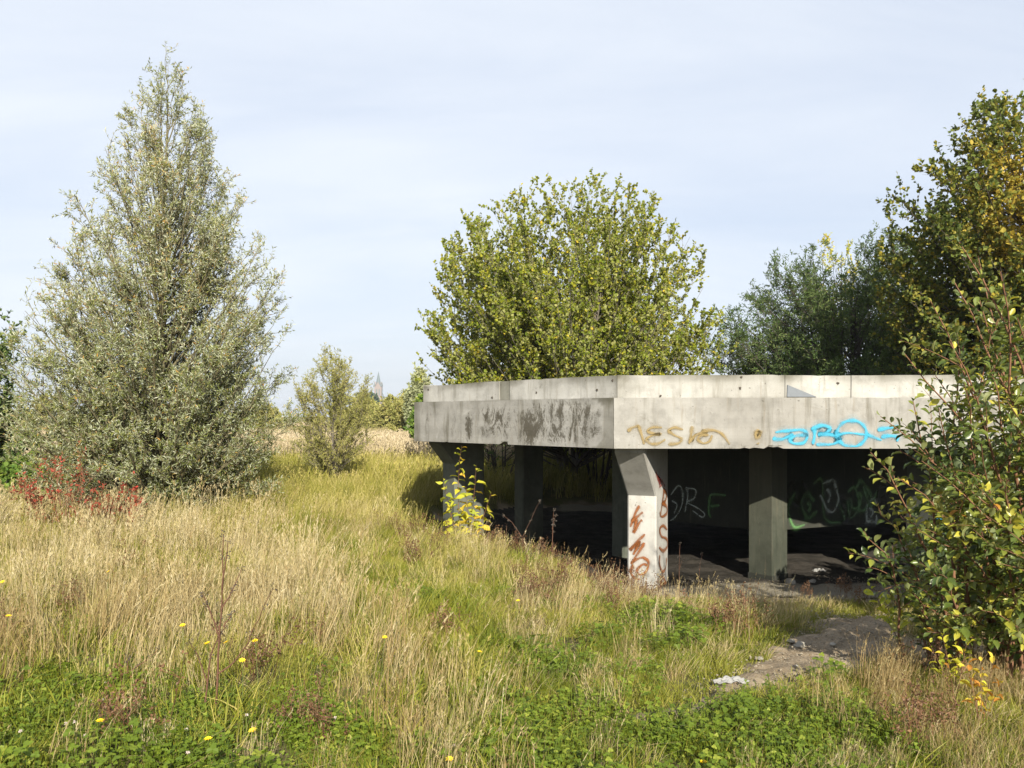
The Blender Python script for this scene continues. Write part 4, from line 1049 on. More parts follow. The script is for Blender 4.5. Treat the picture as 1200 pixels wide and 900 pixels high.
# ------------------------------------------------------------------ grass and ground cover: points that carry clumps
hidden = bpy.data.collections.new('clump_sources')
def clump(name, rng, n, rad, h, wd, mat, lean=.35, seed_heads=0.0, head=(.09, .012), hvar=.45, K=4, wind=(.1, 0)):
    """a tuft of blades"""
    a = rng.uniform(0, 2*PI, n); r = rad*np.sqrt(rng.uniform(0, 1, n))
    p = np.stack([np.cos(a)*r, np.sin(a)*r, np.full(n, -.03)], -1)
    hh = h*rng.uniform(1-hvar, 1.0, n); az = rng.uniform(0, 2*PI, n); ln = hh*lean*rng.uniform(.2, 1.2, n)
    tipd = np.stack([np.cos(az)*ln+wind[0]*hh, np.sin(az)*ln+wind[1]*hh, hh], -1)
    t = np.linspace(0, 1, K)
    mid_ = tipd*np.array([.25, .25, .62])
    tt = t[None, :, None]
    C = p[:, None]+2*tt*(1-tt)*mid_[:, None]+tt*tt*tipd[:, None]
    fa = rng.uniform(0, PI, n); sd = np.stack([np.cos(fa), np.sin(fa), 0*fa], -1)
    ww = wd*rng.uniform(.6, 1.3, n)[:, None]*np.interp(t, [0, .4, 1], [.8, 1, .12])[None]
    V = np.stack([C-sd[:, None]*ww[..., None]/2, C+sd[:, None]*ww[..., None]/2], 2).reshape(-1, 3)
    i = np.arange(n*K*2).reshape(n, K, 2)
    Fc = np.stack([i[:, :-1, 0], i[:, :-1, 1], i[:, 1:, 1], i[:, 1:, 0]], -1).reshape(-1, 4)
    tone = np.clip(rng.normal(.5, .24, n), 0, 1)
    chs = [(V, Fc, np.repeat(tone, K*2), 0)]
    ns = int(n*seed_heads)
    if ns:
        k = rng.choice(n, ns, replace=False); m_ = 7
        e0 = C[k, -1]; e1 = unit(C[k, -1]-C[k, -2])
        kk = np.repeat(np.arange(ns), m_); u = rng.uniform(-1, .15, len(kk))
        pp = e0[kk]+e1[kk]*(u*head[0])[:, None]
        dd = unit(e1[kk]+runit(rng, len(kk))*.45)
        V2, F2 = leafmesh(NARROW[0], NARROW[1], pp, dd, runit(rng, len(kk)), np.full(len(kk), head[0]*.42), np.full(len(kk), head[1]))
        chs.append((V2, F2, np.repeat(np.clip(tone[k][kk]+.12, 0, 1), 4), 0))
    o_ = mk(name, chs, [mat]); COL.objects.unlink(o_); return o_
def clover_clump(name, rng, n, rad, h, s, mat):
    a = rng.uniform(0, 2*PI, n); r = rad*np.sqrt(rng.uniform(0, 1, n)); hh = h*rng.uniform(.35, 1, n)
    top = np.stack([np.cos(a)*r, np.sin(a)*r, hh], -1)
    nrm = unit(np.stack([rng.normal(0, .35, n), rng.normal(0, .35, n)-.15, np.ones(n)], -1))
    az = rng.uniform(0, 2*PI, n); pos, dr, nm, sz = [], [], [], []
    for q in range(3):
        d = np.stack([np.cos(az+q*2.094), np.sin(az+q*2.094), 0*az], -1); d = unit(d-nrm*np.sum(d*nrm, 1, keepdims=True))
        pos.append(top); dr.append(d); nm.append(nrm); sz.append(np.ones(n))
    ss = np.tile(rng.uniform(.7, 1.2, n)*s, 3)
    V, Fc = leafmesh(*OVAL, np.concatenate(pos), np.concatenate(dr), np.concatenate(nm), ss, ss*1.05)
    tone = np.tile(np.clip(rng.normal(.5, .25, n), 0, 1), 3)
    bot = top*np.array([.8, .8, 0])-np.array([0, 0, .02])
    tv, tf = tubes(np.stack([bot, top], 1), np.full((n, 2), .0012), 3)
    o_ = mk(name, [(V, Fc, np.repeat(tone, 6), 0), (tv, tf, None, 0)], [mat]); COL.objects.unlink(o_); return o_
def weed_clump(name, rng, n, rad, h, mat):
    chs = []
    a = rng.uniform(0, 2*PI, n); r = rad*np.sqrt(rng.uniform(0, 1, n))
    p0 = np.stack([np.cos(a)*r, np.sin(a)*r, np.full(n, -.03)], -1); hh = h*rng.uniform(.45, 1, n)
    p2 = p0+np.stack([rng.normal(0, .22, n)*hh, rng.normal(0, .22, n)*hh, hh], -1)
    P = bez(p0, (p0+p2)/2+rng.normal(size=(n, 3))*.03, p2, 5)
    V, Fc = tubes(P, np.full((n, 1), .0028)*np.linspace(1, .5, 5)[None], 3); chs.append((V, Fc, .4, 0))
    kk = np.repeat(np.arange(n), 2); i = rng.integers(2, 4, len(kk)); s0 = P[kk, i]; s2 = s0+unit(runit(rng, len(kk))+np.array([0, 0, .9]))*(hh[kk]*.28)[:, None]
    B = bez(s0, (s0+s2)/2, s2, 3); V, Fc = tubes(B, np.full((len(kk), 3), .0018), 3); chs.append((V, Fc, .45, 0))
    ends = np.concatenate([p2, s2, P[:, 3]]); m_ = 7; kk = np.repeat(np.arange(len(ends)), m_)
    pp = ends[kk]+rng.normal(size=(len(kk), 3))*np.array([.01, .01, .022])
    V, Fc = leafmesh(*NARROW, pp, runit(rng, len(kk)), runit(rng, len(kk)), np.full(len(kk), .022), np.full(len(kk), .014))
    chs.append((V, Fc, np.repeat(np.clip(rng.normal(.35, .2, len(kk)), 0, 1), 4), 0))
    o_ = mk(name, chs, [mat]); COL.objects.unlink(o_); return o_

def scatter(name, sources, P, sc, tint, label, seed, tilt=.12, zscale=None):
    rng = np.random.default_rng(seed); n = len(P)
    col = bpy.data.collections.new(name+'_sources')
    for s_ in sources: col.objects.link(s_)
    me = bpy.data.meshes.new(name); me.vertices.add(n); me.vertices.foreach_set('co', P.astype(np.float32).ravel())
    rot = np.stack([rng.normal(0, tilt, n), rng.normal(0, tilt, n), rng.uniform(-.9, .9, n)+rng.integers(0, 2, n)*0], -1)
    zs_ = sc if zscale is None else sc*zscale
    for an_, tp, dat in (('rot', 'FLOAT_VECTOR', rot), ('scl', 'FLOAT_VECTOR', np.stack([sc, sc, zs_], -1))):
        a = me.attributes.new(an_, tp, 'POINT'); a.data.foreach_set('vector', dat.astype(np.float32).ravel())
    a = me.attributes.new('tint', 'FLOAT', 'POINT'); a.data.foreach_set('value', np.clip(tint, 0, 1).astype(np.float32))
    a = me.attributes.new('pick', 'INT', 'POINT'); a.data.foreach_set('value', rng.integers(0, len(sources), n).astype(np.int32))
    o_ = bpy.data.objects.new(name, me); COL.objects.link(o_)
    ng = bpy.data.node_groups.new(name, 'GeometryNodeTree')
    ng.interface.new_socket('Geometry', in_out='INPUT', socket_type='NodeSocketGeometry'); ng.interface.new_socket('Geometry', in_out='OUTPUT', socket_type='NodeSocketGeometry')
    N_ = ng.nodes.new; L_ = ng.links.new
    gi_, go = N_('NodeGroupInput'), N_('NodeGroupOutput')
    ci = N_('GeometryNodeCollectionInfo'); ci.inputs['Collection'].default_value = col; ci.inputs['Separate Children'].default_value = True; ci.inputs['Reset Children'].default_value = True
    ip = N_('GeometryNodeInstanceOnPoints'); ip.inputs['Pick Instance'].default_value = True
    def at_(nm, dt):
        q = N_('GeometryNodeInputNamedAttribute'); q.data_type = dt; q.inputs['Name'].default_value = nm; return q.outputs['Attribute']
    er = N_('FunctionNodeEulerToRotation')
    L_(gi_.outputs[0], ip.inputs['Points']); L_(ci.outputs[0], ip.inputs['Instance']); L_(at_('pick', 'INT'), ip.inputs['Instance Index'])
    L_(at_('rot', 'FLOAT_VECTOR'), er.inputs[0]); L_(er.outputs[0], ip.inputs['Rotation']); L_(at_('scl', 'FLOAT_VECTOR'), ip.inputs['Scale']); L_(ip.outputs[0], go.inputs[0])
    md = o_.modifiers.new('clumps', 'NODES'); md.node_group = ng
    return tag(o_, label, kind='stuff')

rg = np.random.default_rng(2024)
def pts(d0, d1, per_m2, fall=0.0):
    """points on the ground in view between two distances, thinning out as 1/d**fall"""
    A = .5*(d1*d1-d0*d0)*2*1.0
    n = int(A*per_m2)
    d = np.sqrt(rg.uniform(d0*d0, d1*d1, n)); k = rg.uniform(-1.05, .95, n)
    if fall:
        keep = rg.uniform(0, 1, n) < (d0/d)**fall; d, k = d[keep], k[keep]
    x = k*d; y = d; z = ground0(x, y)
    px, py = pxpy(x, y, z)
    return x, y, z, px, py
def take(m_, *a): return [v[m_] for v in a]
def xb(py): return np.interp(py, [560, 600, 650, 700, 800, 900], [260, 300, 370, 440, 540, 590])

rc = np.random.default_rng(99)
src_dry = [clump(f'dry_clump_{k}', rc, 52, .20, .60, .0043, M['dry'], .34, .22, (.09, .0055), wind=(.13, 0), hvar=.6) for k in range(6)]
src_drysh = [clump(f'dry_short_{k}', rc, 40, .16, .30, .0055, M['dry'], .7, .08, (.06, .005), wind=(.2, 0)) for k in range(5)]
src_plume = [clump(f'plume_clump_{k}', rc, 12, .22, .82, .005, M['dry'], .25, .9, (.15, .011), hvar=.3, wind=(.12, 0)) for k in range(4)]
src_yg = [clump(f'yellow_green_clump_{k}', rc, 56, .20, .52, .0062, M['yg'], .42, .22, (.09, .007), hvar=.55) for k in range(6)]
src_lawn = [clump(f'lawn_clump_{k}', rc, 60, .15, .15, .0055, M['green'], .9, .04, (.03, .006), hvar=.6) for k in range(6)]
src_lush = [clump(f'lush_clump_{k}', rc, 46, .17, .27, .008, M['green'], .8, 0) for k in range(4)]
src_clover = [clover_clump(f'clover_clump_{k}', rc, 60, .17, .11, .0125, M['clover']) for k in range(6)]
src_broad = [clover_clump(f'broad_clump_{k}', rc, 40, .18, .22, .026, M['clover']) for k in range(4)]
src_weed = [weed_clump(f'weed_clump_{k}', rc, 10, .14, .45, M['brown']) for k in range(5)]
src_far = [clump(f'far_clump_{k}', rc, 46, .55, .75, .022, M['yg'], .35, .1, (.15, .03)) for k in range(4)]
src_reed = [clump(f'reed_clump_{k}', rc, 60, .7, 1.0, .022, M['reed'], .22, .6, (.22, .05), hvar=.3) for k in range(5)]

def cloverz(x, y, px, py):
    n1 = wob(x, y, 1.3, 1); n2 = wob(x, y, .5, 2)
    left_ = sstep(765, 850, py+34*n1+22*n2)*sstep(70, -70, px-np.interp(py, [780, 840, 900], [330, 440, 480])+45*n1)
    right_ = sstep(765, 850, py+34*n1+22*n2)*sstep(-40, 40, px-np.interp(py, [780, 900], [560, 570])+20*n1)*sstep(60, -60, px-np.interp(py, [780, 900], [900, 1060]))
    sp_ = np.exp(-((px-480)/50)**2-((py-708)/20)**2)*.8+np.exp(-((px-770)/55)**2-((py-742)/22)**2)+np.exp(-((px-690)/60)**2-((py-690)/22)**2)*.5
    return np.clip(np.maximum(np.maximum(left_, right_), sp_*(.7+.5*n2)), 0, 1)
def trod(x, y, px, py):
    """the greener trodden strip through the meadow"""
    P = np.array([(318, 588), (372, 628), (430, 678), (500, 712), (585, 772), (700, 850)], float); o = np.zeros(np.shape(px))
    for a, b in zip(P[:-1], P[1:]):
        e = b-a; t = np.clip(((px-a[0])*e[0]+(py-a[1])*e[1])/(e@e), 0, 1)
        o = np.maximum(o, np.exp(-((np.hypot(px-a[0]-t*e[0], (py-a[1]-t*e[1])*1.4)/(26+.06*(py-560)))**2)))
    return np.clip(o*(1+.35*wob(x, y, .6, 2)), 0, 1)
def gz_ok(x, y): return osd(x, y) > .12

# tall dry grass
x, y, z, px, py = pts(3.2, 17, 56, 0)
tr_ = trod(x, y, px, py)
cl = cloverz(x, y, px, py); n1 = wob(x, y, 1.1, 3); n2 = wob(x, y, .45, 0)
dz = sstep(70, -70, px-xb(py)+60*n1+35*n2)*sstep(590, 625, py)
pr_ = dz*np.clip(.60+.5*wob(x, y, 1.9, 2), .22, .9)*(1-cl*.84)*(1-.4*sstep(200, 60, px)*sstep(620, 660, py))*np.clip(.62+.45*n2, .12, 1)
pr_ = np.maximum(pr_, .07*sstep(600, 640, py)*(px < 1000))
pr_ = np.maximum(pr_, .10*np.exp(-((px-640)/90)**2)*(py > 640))
bk = np.exp(-((px-650)/120)**2-((py-655)/32)**2)+.8*np.exp(-((px-820)/50)**2-((py-725)/14)**2)
pr_ = np.maximum(pr_, .8*bk*np.clip(.6+.5*n2, .1, 1))
br = sstep(-50, 50, px-np.interp(py, [720, 760, 800, 850, 900], [1120, 1060, 1000, 975, 985])+30*n1)*sstep(730, 765, py)
pr_ = np.maximum(pr_*(1-br), br*.85)
pr_ *= np.where(y > 8, .55, 1)*(1-.85*tr_)
k = (rg.uniform(0, 1, len(x)) < pr_*.8) & (dirtmask(x, y) < .35) & gz_ok(x, y)
x, y, z, px, py, brk, dzz, n1, bk = take(k, x, y, z, px, py, br, dz, n1, bk)
tint = .56+.30*n1+rg.normal(0, .17, len(x))-.30*brk-.20*np.clip(bk, 0, 1)-.10*sstep(720, 800, py)+.15*sstep(700, 640, py)-.18*sstep(200, 40, px)*sstep(690, 730, py)
sc = rg.uniform(.6, 1.05, len(x))*np.where(dzz > .4, 1, .72)*(1-.30*sstep(790, 880, py))*(1-.2*brk)*np.where(y > 9, 1.1, 1)
scatter('dry_grass', src_dry, np.stack([x, y, z], -1), sc, tint, 'tall dry straw coloured grass in the meadow', 1, .10)
# plumes standing over it
x, y, z, px, py = pts(5, 17, 8, 0)
n2 = wob(x, y, .8, 2)
k = (rg.uniform(0, 1, len(x)) < sstep(20, -60, px-xb(py)-15)*sstep(590, 615, py)*sstep(770, 700, py)*np.clip(.5+.5*n2, 0, 1)) & gz_ok(x, y)
x, y, z, py = take(k, x, y, z, py)
scatter('plume_grass', src_plume, np.stack([x, y, z], -1), rg.uniform(.7, 1.0, len(x))*np.interp(py, [600, 760], [.95, .72]), .75+rg.normal(0, .1, len(x)), 'pale feathery grass plumes standing in the dry meadow', 2, .08)
# short dry grass through the lawn
x, y, z, px, py = pts(3.2, 13, 45, 0)
n1 = wob(x, y, .9, 2); n2 = wob(x, y, .35, 1); cl = cloverz(x, y, px, py); dm = dirtmask(x, y)
pr_ = sstep(-60, 60, px-xb(py))*np.clip(.42+.55*n1+.25*n2, .05, 1)*(1-.75*cl)*sstep(.55, .3, dm)
pr_ = np.maximum(pr_, .5*sstep(.25, .5, dm)*sstep(.75, .55, dm)*np.clip(n2, 0, 1))
pr_ = np.maximum(pr_, .55*sstep(690, 640, py)*(px > 400))*(1-.7*trod(x, y, px, py))
k = (rg.uniform(0, 1, len(x)) < pr_*.75) & gz_ok(x, y)
x, y, z, px, py, n1 = take(k, x, y, z, px, py, n1)
scatter('short_dry_grass', src_drysh, np.stack([x, y, z], -1), rg.uniform(.5, 1.0, len(x))*np.interp(py, [640, 720, 780], [1.1, .72, .6]), .50+.15*n1+rg.normal(0, .12, len(x)), 'short dry grass mixed through the green', 3, .15)
# matted dead thatch
src_mat = [clump(f'matted_clump_{k}', rc, 44, .18, .11, .0048, M['dry'], 3.0, 0, hvar=.6, wind=(.5, 0)) for k in range(4)]
x, y, z, px, py = pts(3.2, 12, 26, 0)
k = (rg.uniform(0, 1, len(x)) < np.clip(.45+.6*wob(x, y, .8, 3), .05, 1)*sstep(.7, .4, dirtmask(x, y))*(1-.6*cloverz(x, y, px, py))) & gz_ok(x, y)
x, y, z = take(k, x, y, z)
scatter('matted_grass', src_mat, np.stack([x, y, z], -1), rg.uniform(.6, 1.3, len(x)), .38+rg.normal(0, .15, len(x)), 'flattened dead grass matted between the tufts', 13, .1)
# lawn
x, y, z, px, py = pts(3.2, 13, 95, 0)
n1 = wob(x, y, 1.2, 0); n2 = wob(x, y, .4, 3); cl = cloverz(x, y, px, py); dm = dirtmask(x, y)
k = (rg.uniform(0, 1, len(x)) < (sstep(-90, 40, px-xb(py))*.95+.5*(py > 760)+.4*(px < xb(py))*np.clip(wob(x, y, 1.6, 2), 0, 1)+.8*trod(x, y, px, py))*sstep(.80, .32, dm)*(1-.25*cl)*np.clip(.85+.4*n2, .3, 1)) & gz_ok(x, y)
x, y, z, px, py, n1, n2 = take(k, x, y, z, px, py, n1, n2)
tint = .50+.20*n1+.15*n2+rg.normal(0, .10, len(x))+.08*sstep(800, 700, py)-.12*sstep(820, 880, py)-.12*trod(x, y, px, py)
scatter('green_grass', src_lawn, np.stack([x, y, z], -1), rg.uniform(.6, 1.15, len(x))*np.where((px > 600) & (py > 690), .8, 1), tint, 'short green grass beside the path', 4, .2)
x, y, z, px, py = pts(3.2, 15, 22, 0)
n1 = wob(x, y, 1.0, 3); n2 = wob(x, y, .5, 0); dm = dirtmask(x, y)
k = (rg.uniform(0, 1, len(x)) < (np.clip(n1*.8+.1, 0, 1)*sstep(-80, 60, px-xb(py))+.16+.55*np.clip(wob(x, y, 1.6, 2)*.8+.1, 0, 1)*(px < xb(py))+.7*trod(x, y, px, py))*sstep(.45, .25, dm)) & gz_ok(x, y)
x, y, z, px, py, n2 = take(k, x, y, z, px, py, n2)
scatter('lush_grass', src_lush, np.stack([x, y, z], -1), rg.uniform(.6, 1.1, len(x))*np.where((px > 600) & (py > 690), .62, 1), .36+.15*n2+rg.normal(0, .1, len(x)), 'longer lush green grass tufts in the meadow', 5, .2)
# yellow green meadow further back
x, y, z, px, py = pts(5.0, 30, 34, .7)
n1 = wob(x, y, 1.8, 1); n2 = wob(x, y, .7, 2)
pr_ = np.maximum(sstep(720, 650, py), .65*sstep(60, -60, px-xb(py))*np.clip(.3+.9*wob(x, y, 2.3, 3), 0, 1))*np.clip(.9+.3*n2, .3, 1)*np.where(px > 640, sstep(.6, 1.6, osd(x, y)), 1)
pr_ = pr_*(1-.75*trod(x, y, px, py)*sstep(590, 620, py))
pr_ = pr_*(1-.25*sstep(30, -30, px-xb(py))*sstep(595, 625, py))
k = (rg.uniform(0, 1, len(x)) < pr_) & (osd(x, y) > .2) & (dirtmask(x, y) < .3)
x, y, z, px, py, n1, n2 = take(k, x, y, z, px, py, n1, n2)
tint = .50+.30*n1+.18*n2+rg.normal(0, .16, len(x))
sc = rg.uniform(.7, 1.15, len(x))*np.interp(y, [9, 14], [.62, 1.05])
scatter('meadow_grass', src_yg, np.stack([x, y, z], -1), sc, tint, 'tall yellow green meadow grass left of the platform', 6, .12)
# far grass and reeds
x, y, z, px, py = pts(17, 60, 9, .9)
n1 = wob(x, y, 6, 1)
k = osd(x, y) > .8
x, y, z, px, py, n1 = take(k, x, y, z, px, py, n1)
scatter('far_grass', src_far, np.stack([x, y, z], -1), rg.uniform(.7, 1.0, len(x)), .42+.25*n1+rg.normal(0, .08, len(x))+.15*sstep(20, 28, y), 'meadow grass towards the far field', 7, .08)
x, y, z, px, py = pts(21, 110, 7.0, 1.1)
n1 = wob(x, y, 9, 2)
green_band = np.exp(-((y-57)/7)**2)
k = (osd(x, y) > 1.5) & (rg.uniform(0, 1, len(x)) < sstep(21, 28, y+3*n1))
x, y, z, px, py, n1, gb_ = take(k, x, y, z, px, py, n1, green_band)
scatter('pale_reeds', src_reed, np.stack([x, y, z], -1), rg.uniform(.65, .95, len(x)), .80+.10*n1+rg.normal(0, .06, len(x))-.75*gb_, 'field of pale reeds beyond the meadow', 8, .05)
# clover
x, y, z, px, py = pts(3.2, 10, 95, 0)
cl = cloverz(x, y, px, py)
k = (rg.uniform(0, 1, len(x)) < cl*np.clip(.6+.5*wob(x, y, .6, 1), .1, 1)) & (dirtmask(x, y) < .3)
x, y, z, px, py = take(k, x, y, z, px, py)
scatter('clover', src_clover, np.stack([x, y, z], -1), rg.uniform(.7, 1.25, len(x))*np.interp(py, [700, 850], [1.0, 1.0]), .5+.25*wob(x, y, .8, 0)+rg.normal(0, .12, len(x)), 'low clover leaves covering the near ground', 9, .12)
x, y, z, px, py = pts(3.2, 11, 16, 0)
cl = cloverz(x, y, px, py); n1 = wob(x, y, .7, 2)
k = (rg.uniform(0, 1, len(x)) < np.clip(cl*.5*np.clip(n1+.2, 0, 1)+np.exp(-((px-785)/45)**2-((py-745)/20)**2), 0, 1)) & (dirtmask(x, y) < .35)
x, y, z = take(k, x, y, z)
scatter('broadleaf_weeds', src_broad, np.stack([x, y, z], -1), rg.uniform(.6, 1.0, len(x)), .45+rg.normal(0, .15, len(x)), 'leafy green weeds between the grass', 10, .12)
# brown weeds on the bank by the platform, and under the bush
x, y, z, px, py = pts(4, 12.5, 20, 0)
n1 = wob(x, y, .8, 1); sdv = osd(x, y)
bank = sstep(1.0, .4, sdv)*(sdv > .02)*np.where(x < 1.5, 1, .18)
pr_ = np.maximum(bank*np.clip(.6+.5*n1, .1, 1), np.exp(-((px-680)/90)**2-((py-690)/22)**2)*.25)
pr_ = np.maximum(pr_, .12*sstep(600, 640, py)*(px < 560)*np.clip(n1, 0, 1))
pr_ = np.maximum(pr_, .45*sstep(990, 1060, px)*sstep(770, 800, py)*np.clip(n1+.3, 0, 1))
pr_ = np.maximum(pr_, .5*np.exp(-((px-845)/30)**2-((py-745)/14)**2))
k = (rg.uniform(0, 1, len(x)) < pr_)
x, y, z, px = take(k, x, y, z, px)
scatter('brown_weeds', src_weed, np.stack([x, y, z], -1), rg.uniform(.5, 1.05, len(x)), .5+rg.normal(0, .2, len(x)), 'dead brown weeds along the bank', 11, .12)

# clods and grit on the bare soil
def grit_clump(name, rng, n, rad, size, mat):
    V, Fc = [], []
    for k in range(n):
        a = rng.uniform(0, 2*PI); r = rad*math.sqrt(rng.uniform()); s_ = size*rng.uniform(.3, 1.0)**1.5
        c = np.array([math.cos(a)*r, math.sin(a)*r, s_*.2]); o_ = len(V)
        P = np.array([(1, 0, 0), (0, 1, 0), (-1, 0, 0), (0, -1, 0), (0, 0, .7), (0, 0, -.7)])*s_*rng.uniform(.6, 1.3, (6, 1))
        ro = rng.uniform(0, PI); P = np.stack([P[:, 0]*math.cos(ro)-P[:, 1]*math.sin(ro), P[:, 0]*math.sin(ro)+P[:, 1]*math.cos(ro), P[:, 2]], -1)
        V += list(P+c); Fc += [(o_+i, o_+(i+1) % 4, o_+4) for i in range(4)]+[(o_+(i+1) % 4, o_+i, o_+5) for i in range(4)]
    o_ = mk(name, [(np.array(V), Fc, None, 0)], [mat]); COL.objects.unlink(o_); return o_
M['grit'] = plainmat('grit', (.22, .19, .145), .95, .45, 8)
src_grit = [grit_clump(f'grit_clump_{k}', rc, 46, .20, .009, M['grit']) for k in range(4)]
x, y, z, px, py = pts(4, 14, 60, 0)
k = (rg.uniform(0, 1, len(x)) < np.where(osd(x, y) < 0, .3*sstep(-1.5, -.2, osd(x, y)), .6*sstep(.4, .6, dirtmask(x, y))))
x, y, z = take(k, x, y, z)
scatter('grit', src_grit, np.stack([x, y, z+.03], -1), rg.uniform(.6, 1.5, len(x)), .5+0*x, 'grit and clods of earth on the bare path and floor', 12, .1)

# ------------------------------------------------------------------ small single things
def stalk(name, lb, cat, base_px, lines, d, r0, heads, seed, mat='deadstalk', headn=10, hs=.012):
    rng = np.random.default_rng(seed)
    p = W(base_px[0], base_px[1], d); p.z = gz0(p.x, p.y)
    root = thing(name, tuple(p), lb, cat)
    ch = []; en = []
    for q, ln in enumerate(lines):
        P = np.array([np.array(W(a, b, d+(.03*math.sin(q*2.3+k*.7)))) for k, (a, b) in enumerate(ln)])
        if q == 0: P[0] = np.array(p)-np.array([0, 0, .03])
        Pf = [P[0]]
        for k in range(len(P)-1):
            for f in (.33, .67, 1.0): Pf.append(P[k]*(1-f)+P[k+1]*f+rng.normal(size=3)*.003*(f < 1))
        Pf = np.array(Pf); K = len(Pf)
        V, Fc = tubes(Pf[None], (r0*(1 if q == 0 else .65)*(1-np.linspace(0, .7, K)))[None], 5); ch.append((V, Fc, None, 0)); en.append(Pf[-1]); en.append(Pf[-3]); en.append(Pf[K//2])
    mk('stalk', ch, [M[mat]], root, smooth=True)
    if heads:
        kk = np.repeat(np.arange(len(en)), headn); pp = np.array(en)[kk]+rng.normal(size=(len(kk), 3))*.011
        V, Fc = leafmesh(*OVAL, pp, runit(rng, len(kk)), runit(rng, len(kk)), np.full(len(kk), hs), np.full(len(kk), hs*.7))
        mk('seed_heads', [(V, Fc, None, 0)], [M['bark_dark'] if mat != 'dry' else M['dry']], root)['kind'] = 'stuff'
    return root
stalk('dead_stalk', 'tall branched dead brown stalk standing in the dry grass', 'plant', (253, 872),
      [[(253, 872), (254, 810), (257, 747), (260, 710), (261, 665), (262, 626)], [(257, 747), (248, 722), (240, 700), (236, 694)], [(259, 715), (272, 692), (283, 666)],
       [(255, 790), (275, 775), (288, 758), (296, 738), (306, 718), (320, 690)], [(260, 690), (265, 655), (267, 634)], [(262, 735), (270, 722), (276, 716)]], 4.45, .008, True, 1)
stalk('dead_stalk', 'thin second dead stalk just left of the tall branched one', 'plant', (241, 860),
      [[(241, 860), (242, 810), (247, 768), (256, 745), (266, 733)], [(243, 800), (232, 770), (222, 752)]], 4.5, .0065, True, 2)
stalk('dead_stalk', 'reddish dead stalk leaning in the grass near the left edge', 'plant', (130, 815), [[(130, 815), (145, 790), (170, 775), (186, 760)], [(150, 786), (150, 770)]], 5.0, .006, True, 3)
stalk('dead_stalk', 'single tall thin stalk before the dark opening left of the corner pillar', 'plant', (646, 668), [[(646, 668), (647, 640), (648, 615), (649, 598)], [(647, 620), (651, 604)]], 8.9, .006, True, 4, hs=.02)
stalk('dead_stalk', 'brown stalk arching before the shaded second pillar', 'plant', (618, 655), [[(618, 655), (612, 630), (600, 612), (590, 604)], [(612, 630), (622, 610), (632, 588)]], 9.3, .005, True, 5, hs=.018)
stalk('dead_stalk', 'thin stalk right of the corner pillar', 'plant', (796, 684), [[(796, 684), (796, 660), (797, 637)], [(796, 668), (800, 655)]], 9.2, .005, True, 6, hs=.016)
stalk('dead_stalk', 'short bent stalk on the dirt between pillar and column', 'plant', (818, 684), [[(818, 684), (820, 665), (823, 648)]], 9.3, .004, True, 7, hs=.016)

def flower(px, py, zh, r, lb, kind_='yellow', seed=0):
    rng = np.random.default_rng(seed)
    d = (EYE-zh)*F/(py-HOR)
    for _ in range(3):
        x_ = (px-600)/F*d; g = gz0(x_, d); d = (EYE-zh-g)*F/(py-HOR)
    x_ = (px-600)/F*d; g = gz0(x_, d); c = np.array([x_, d, g+zh])
    nm = 'yellow_flower' if kind_ == 'yellow' else 'clover_flower'
    root = thing(nm, (x_, d, g), lb, 'flower', 'yellow flowers in the meadow' if kind_ == 'yellow' else 'white clover flowers')
    P = arc((x_+rng.normal()*.02, d+rng.normal()*.02, g-.02), c, (rng.normal()*.01, 0, 0), 5)
    V, Fc = tubes(P[None], np.full((1, 5), .0016), 4); mk('stem', [(V, Fc, None, 0)], [M['stem']], root)
    up_ = unit(np.array([rng.normal()*.2, -.25+rng.normal()*.15, 1.0]))
    if kind_ == 'yellow':
        n_ = 16; az = np.arange(n_)*2*PI/n_+rng.normal(size=n_)*.08
        a = unit(np.cross(up_, [0, 1, .1])); b_ = np.cross(up_, a)
        dd = np.cos(az)[:, None]*a+np.sin(az)[:, None]*b_+up_*np.where(np.arange(n_) % 2, .25, .55)[:, None]
        V, Fc = leafmesh(*OVAL, np.tile(c, (n_, 1)), dd, np.tile(up_, (n_, 1)), r*np.where(np.arange(n_) % 2, 1, .75), np.full(n_, r*.42))
        mk('petals', [(V, Fc, None, 0)], [M['petal']], root)
        az = np.arange(8)*2*PI/8
        ring = c+up_*r*.12+(np.cos(az)[:, None]*a+np.sin(az)[:, None]*b_)*r*.34
        V = np.vstack([ring, c+up_*r*.32]); mk('flower_disc', [(V, [(k, (k+1) % 8, 8) for k in range(8)], None, 0)], [M['disc']], root)
    else:
        n_ = 34; dd = runit(rng, n_); dd = dd[dd[:, 2] > -.55]; n_ = len(dd)
        V, Fc = leafmesh(*OVAL, np.tile(c, (n_, 1)), dd, runit(rng, n_), np.full(n_, r), np.full(n_, r*.45))
        mk('florets', [(V, Fc, None, 0)], [M['white_head']], root)
